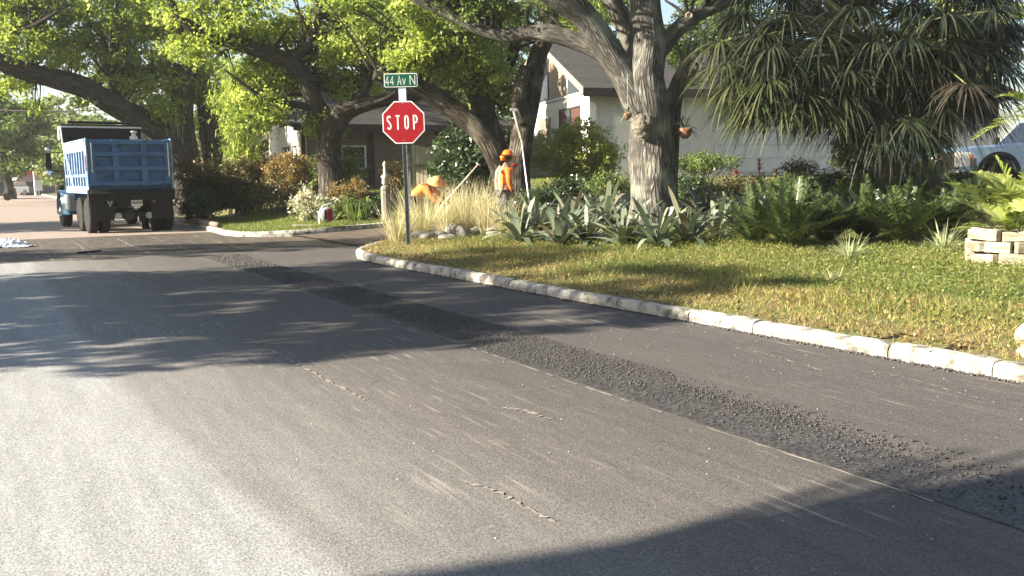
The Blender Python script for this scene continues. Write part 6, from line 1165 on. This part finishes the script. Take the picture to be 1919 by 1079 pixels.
def worker_stooping():
    b = gz(798, 21.6); o = empty("person", b, 0); tag(o, "stooping road worker in a wide orange hat and orange top holding a tool", "person")
    f = Vector((.93, -.36, 0)); l = Vector((.36, .93, 0))
    def q(fw, lf, z): return f*fw+l*lf+Vector((0, 0, z))
    body = [(q(-.32, 0, .84), (.15, .12)), (q(-.18, 0, .96), (.14, .115)), (q(-.02, 0, 1.06), (.165, .12)), (q(.10, 0, 1.12), (.12, .09)), (q(.17, 0, 1.14), .056), (q(.22, 0, 1.15), .055),
            (q(.07, .17, 1.06), .07), (q(.24, .20, .93), .048), (q(.44, .12, .80), .035), (q(.07, -.17, 1.06), .07), (q(.26, -.19, .86), .048), (q(.46, -.10, .70), .035),
            (q(-.32, .10, .80), .10), (q(-.12, .13, .46), .062), (q(-.25, .13, .10), .042), (q(-.32, -.10, .80), .10), (q(-.15, -.13, .46), .062), (q(-.28, -.13, .10), .042)]
    E_ = [(0, 1), (1, 2), (2, 3), (3, 4), (4, 5), (3, 6), (6, 7), (7, 8), (3, 9), (9, 10), (10, 11), (0, 12), (12, 13), (13, 14), (0, 15), (15, 16), (16, 17)]
    bd = skin("body", body, E_, M_SKIN, o)
    skin("orange_shirt", [(q(-.32, 0, .85), (.165, .13)), (q(-.18, 0, .96), (.155, .13)), (q(-.02, 0, 1.06), (.18, .135)), (q(.10, 0, 1.12), (.13, .10)), (q(.07, .17, 1.06), .085), (q(.24, .205, .93), .064), (q(.41, .13, .815), .05), (q(.07, -.17, 1.06), .085), (q(.26, -.195, .86), .064), (q(.43, -.11, .72), .05)],
         [(0, 1), (1, 2), (2, 3), (3, 4), (4, 5), (5, 6), (3, 7), (7, 8), (8, 9)], M_ORG, o)
    skin("safety_vest", [(q(-.33, 0, .85), (.178, .142)), (q(-.18, 0, .965), (.168, .14)), (q(-.02, 0, 1.065), (.194, .148)), (q(.06, 0, 1.10), (.15, .115))], [(0, 1), (1, 2), (2, 3)], MATS['vest_mat'], o)
    skin("trousers", [(q(-.32, 0, .86), (.165, .13)), (q(-.32, .10, .79), .115), (q(-.12, .13, .46), .08), (q(-.25, .13, .12), .07), (q(-.32, -.10, .79), .115), (q(-.15, -.13, .46), .08), (q(-.28, -.13, .12), .07)], [(0, 1), (1, 2), (2, 3), (0, 4), (4, 5), (5, 6)], M_PANT, o)
    for a_, s_ in ((-.25, .13), (-.28, -.13)): skin("boot", [(q(a_, s_, .12), .06), (q(a_-.02, s_, .05), .055), (q(a_+.1, s_, .04), .05), (q(a_+.18, s_, .035), .038)], [(0, 1), (1, 2), (2, 3)], M_BOOT, o)
    head(bd, q(.30, 0, 1.17), f*.6+Vector((0, 0, -.8)), f*.8+Vector((0, 0, .6)))
    c = q(.31, 0, 1.21); ax = f*.35+Vector((0, 0, .95))-Vector((.1, .35, 0)); mb = MB(); mb.lathe(c, ax, [(-.02, .235), (0, .225), (.012, .14), (.05, .125), (.10, .105), (.13, .06), (.14, .01)], 26); mb.build("wide_hat", M_STRAW, o, True)
    hand("hand", q(.44, .12, .80), f*.8+Vector((0, 0, -.5)), (0, 0, 1), bd, M_GLV, 1.0, 1.1); hand("hand", q(.46, -.10, .70), f*.8+Vector((0, 0, -.5)), (0, 0, 1), bd, M_GLV, 1.0, 1.1)
    return b, q
worker_standing(); sb, sq = worker_stooping()
M_WOOD = mat("tool_wood_mat", (.40, .36, .28), (.55, .50, .42), 7, .7); M_TSTEEL = mat("tool_steel_mat", (.35, .35, .34), rough=.4, metal=.6)
# short tool held by the stooping worker: handle end up right, blade down among the grass
h1 = sb+sq(.50, .04, .74); top = P(896, 308, 21.2); dr = (h1-top).normalized(); foot = h1+dr*.62
sh_ = empty("shovel", foot); tag(sh_, "thin pale-handled shovel held by the stooping worker", "shovel"); mb = MB(); mb.tube([top-foot, (top-foot)*.4, Vector((0, 0, 0))-dr*.12], .017, 8); mb.cyl(top-foot-dr*.01+Vector((-.05, 0, .03)), top-foot+Vector((.05, 0, -.03)), .016, n=8); mb.build("handle", M_WOOD, sh_, True)
mb = MB(); mb.box((0, 0, 0), (.22, .03, .28), 0, Matrix.Rotation(.6, 3, 'Y'), .8); mb.build("blade", M_TSTEEL, sh_, bevel=.01)
# long pole standing by the oak
t0 = P(991, 372, 20.4); t1 = P(977, 260, 20.6); t2 = P(963, 208, 20.7); rk = empty("asphalt_rake", t0); tag(rk, "long pale pole of a rake standing upright right of the standing worker", "rake")
ext = t0-(t1-t0)*.45; mb = MB(); mb.tube([ext-t0, t0-t0, t1-t0], [.018]*3, 8); mb.build("aluminium_pole", mat("alu_mat", (.6, .6, .58), rough=.35, metal=.5), rk, True); mb = MB(); mb.tube([t1-t0, t2-t0], [.034, .032], 8); mb.build("grip_sleeve", MATS["weather_mat"], rk); mb = MB(); mb.box(t2-t0+Vector((0, 0, .03)), (.17, .05, .07), 0, Matrix.Rotation(.1, 3, 'Y')); mb.build("rake_head", M_TSTEEL, rk, bevel=.01)
# ================================================================== HAZE
if HAZE:
    mb = MB(); mb.bx(-260, 120, -60, 330, -1.2, 34); hz = mb.build("haze", None); hz["kind"] = "stuff"; m = D.materials.new("haze_mat"); m.use_nodes = True; N = m.node_tree.nodes; N.remove(N["Principled BSDF"]); pv = N.new("ShaderNodeVolumePrincipled"); pv.inputs["Color"].default_value = (.96, .97, .93, 1); pv.inputs["Density"].default_value = HAZE; pv.inputs["Anisotropy"].default_value = .2
    m.node_tree.links.new(pv.outputs[0], N["Material Output"].inputs["Volume"]); hz.data.materials.append(m)
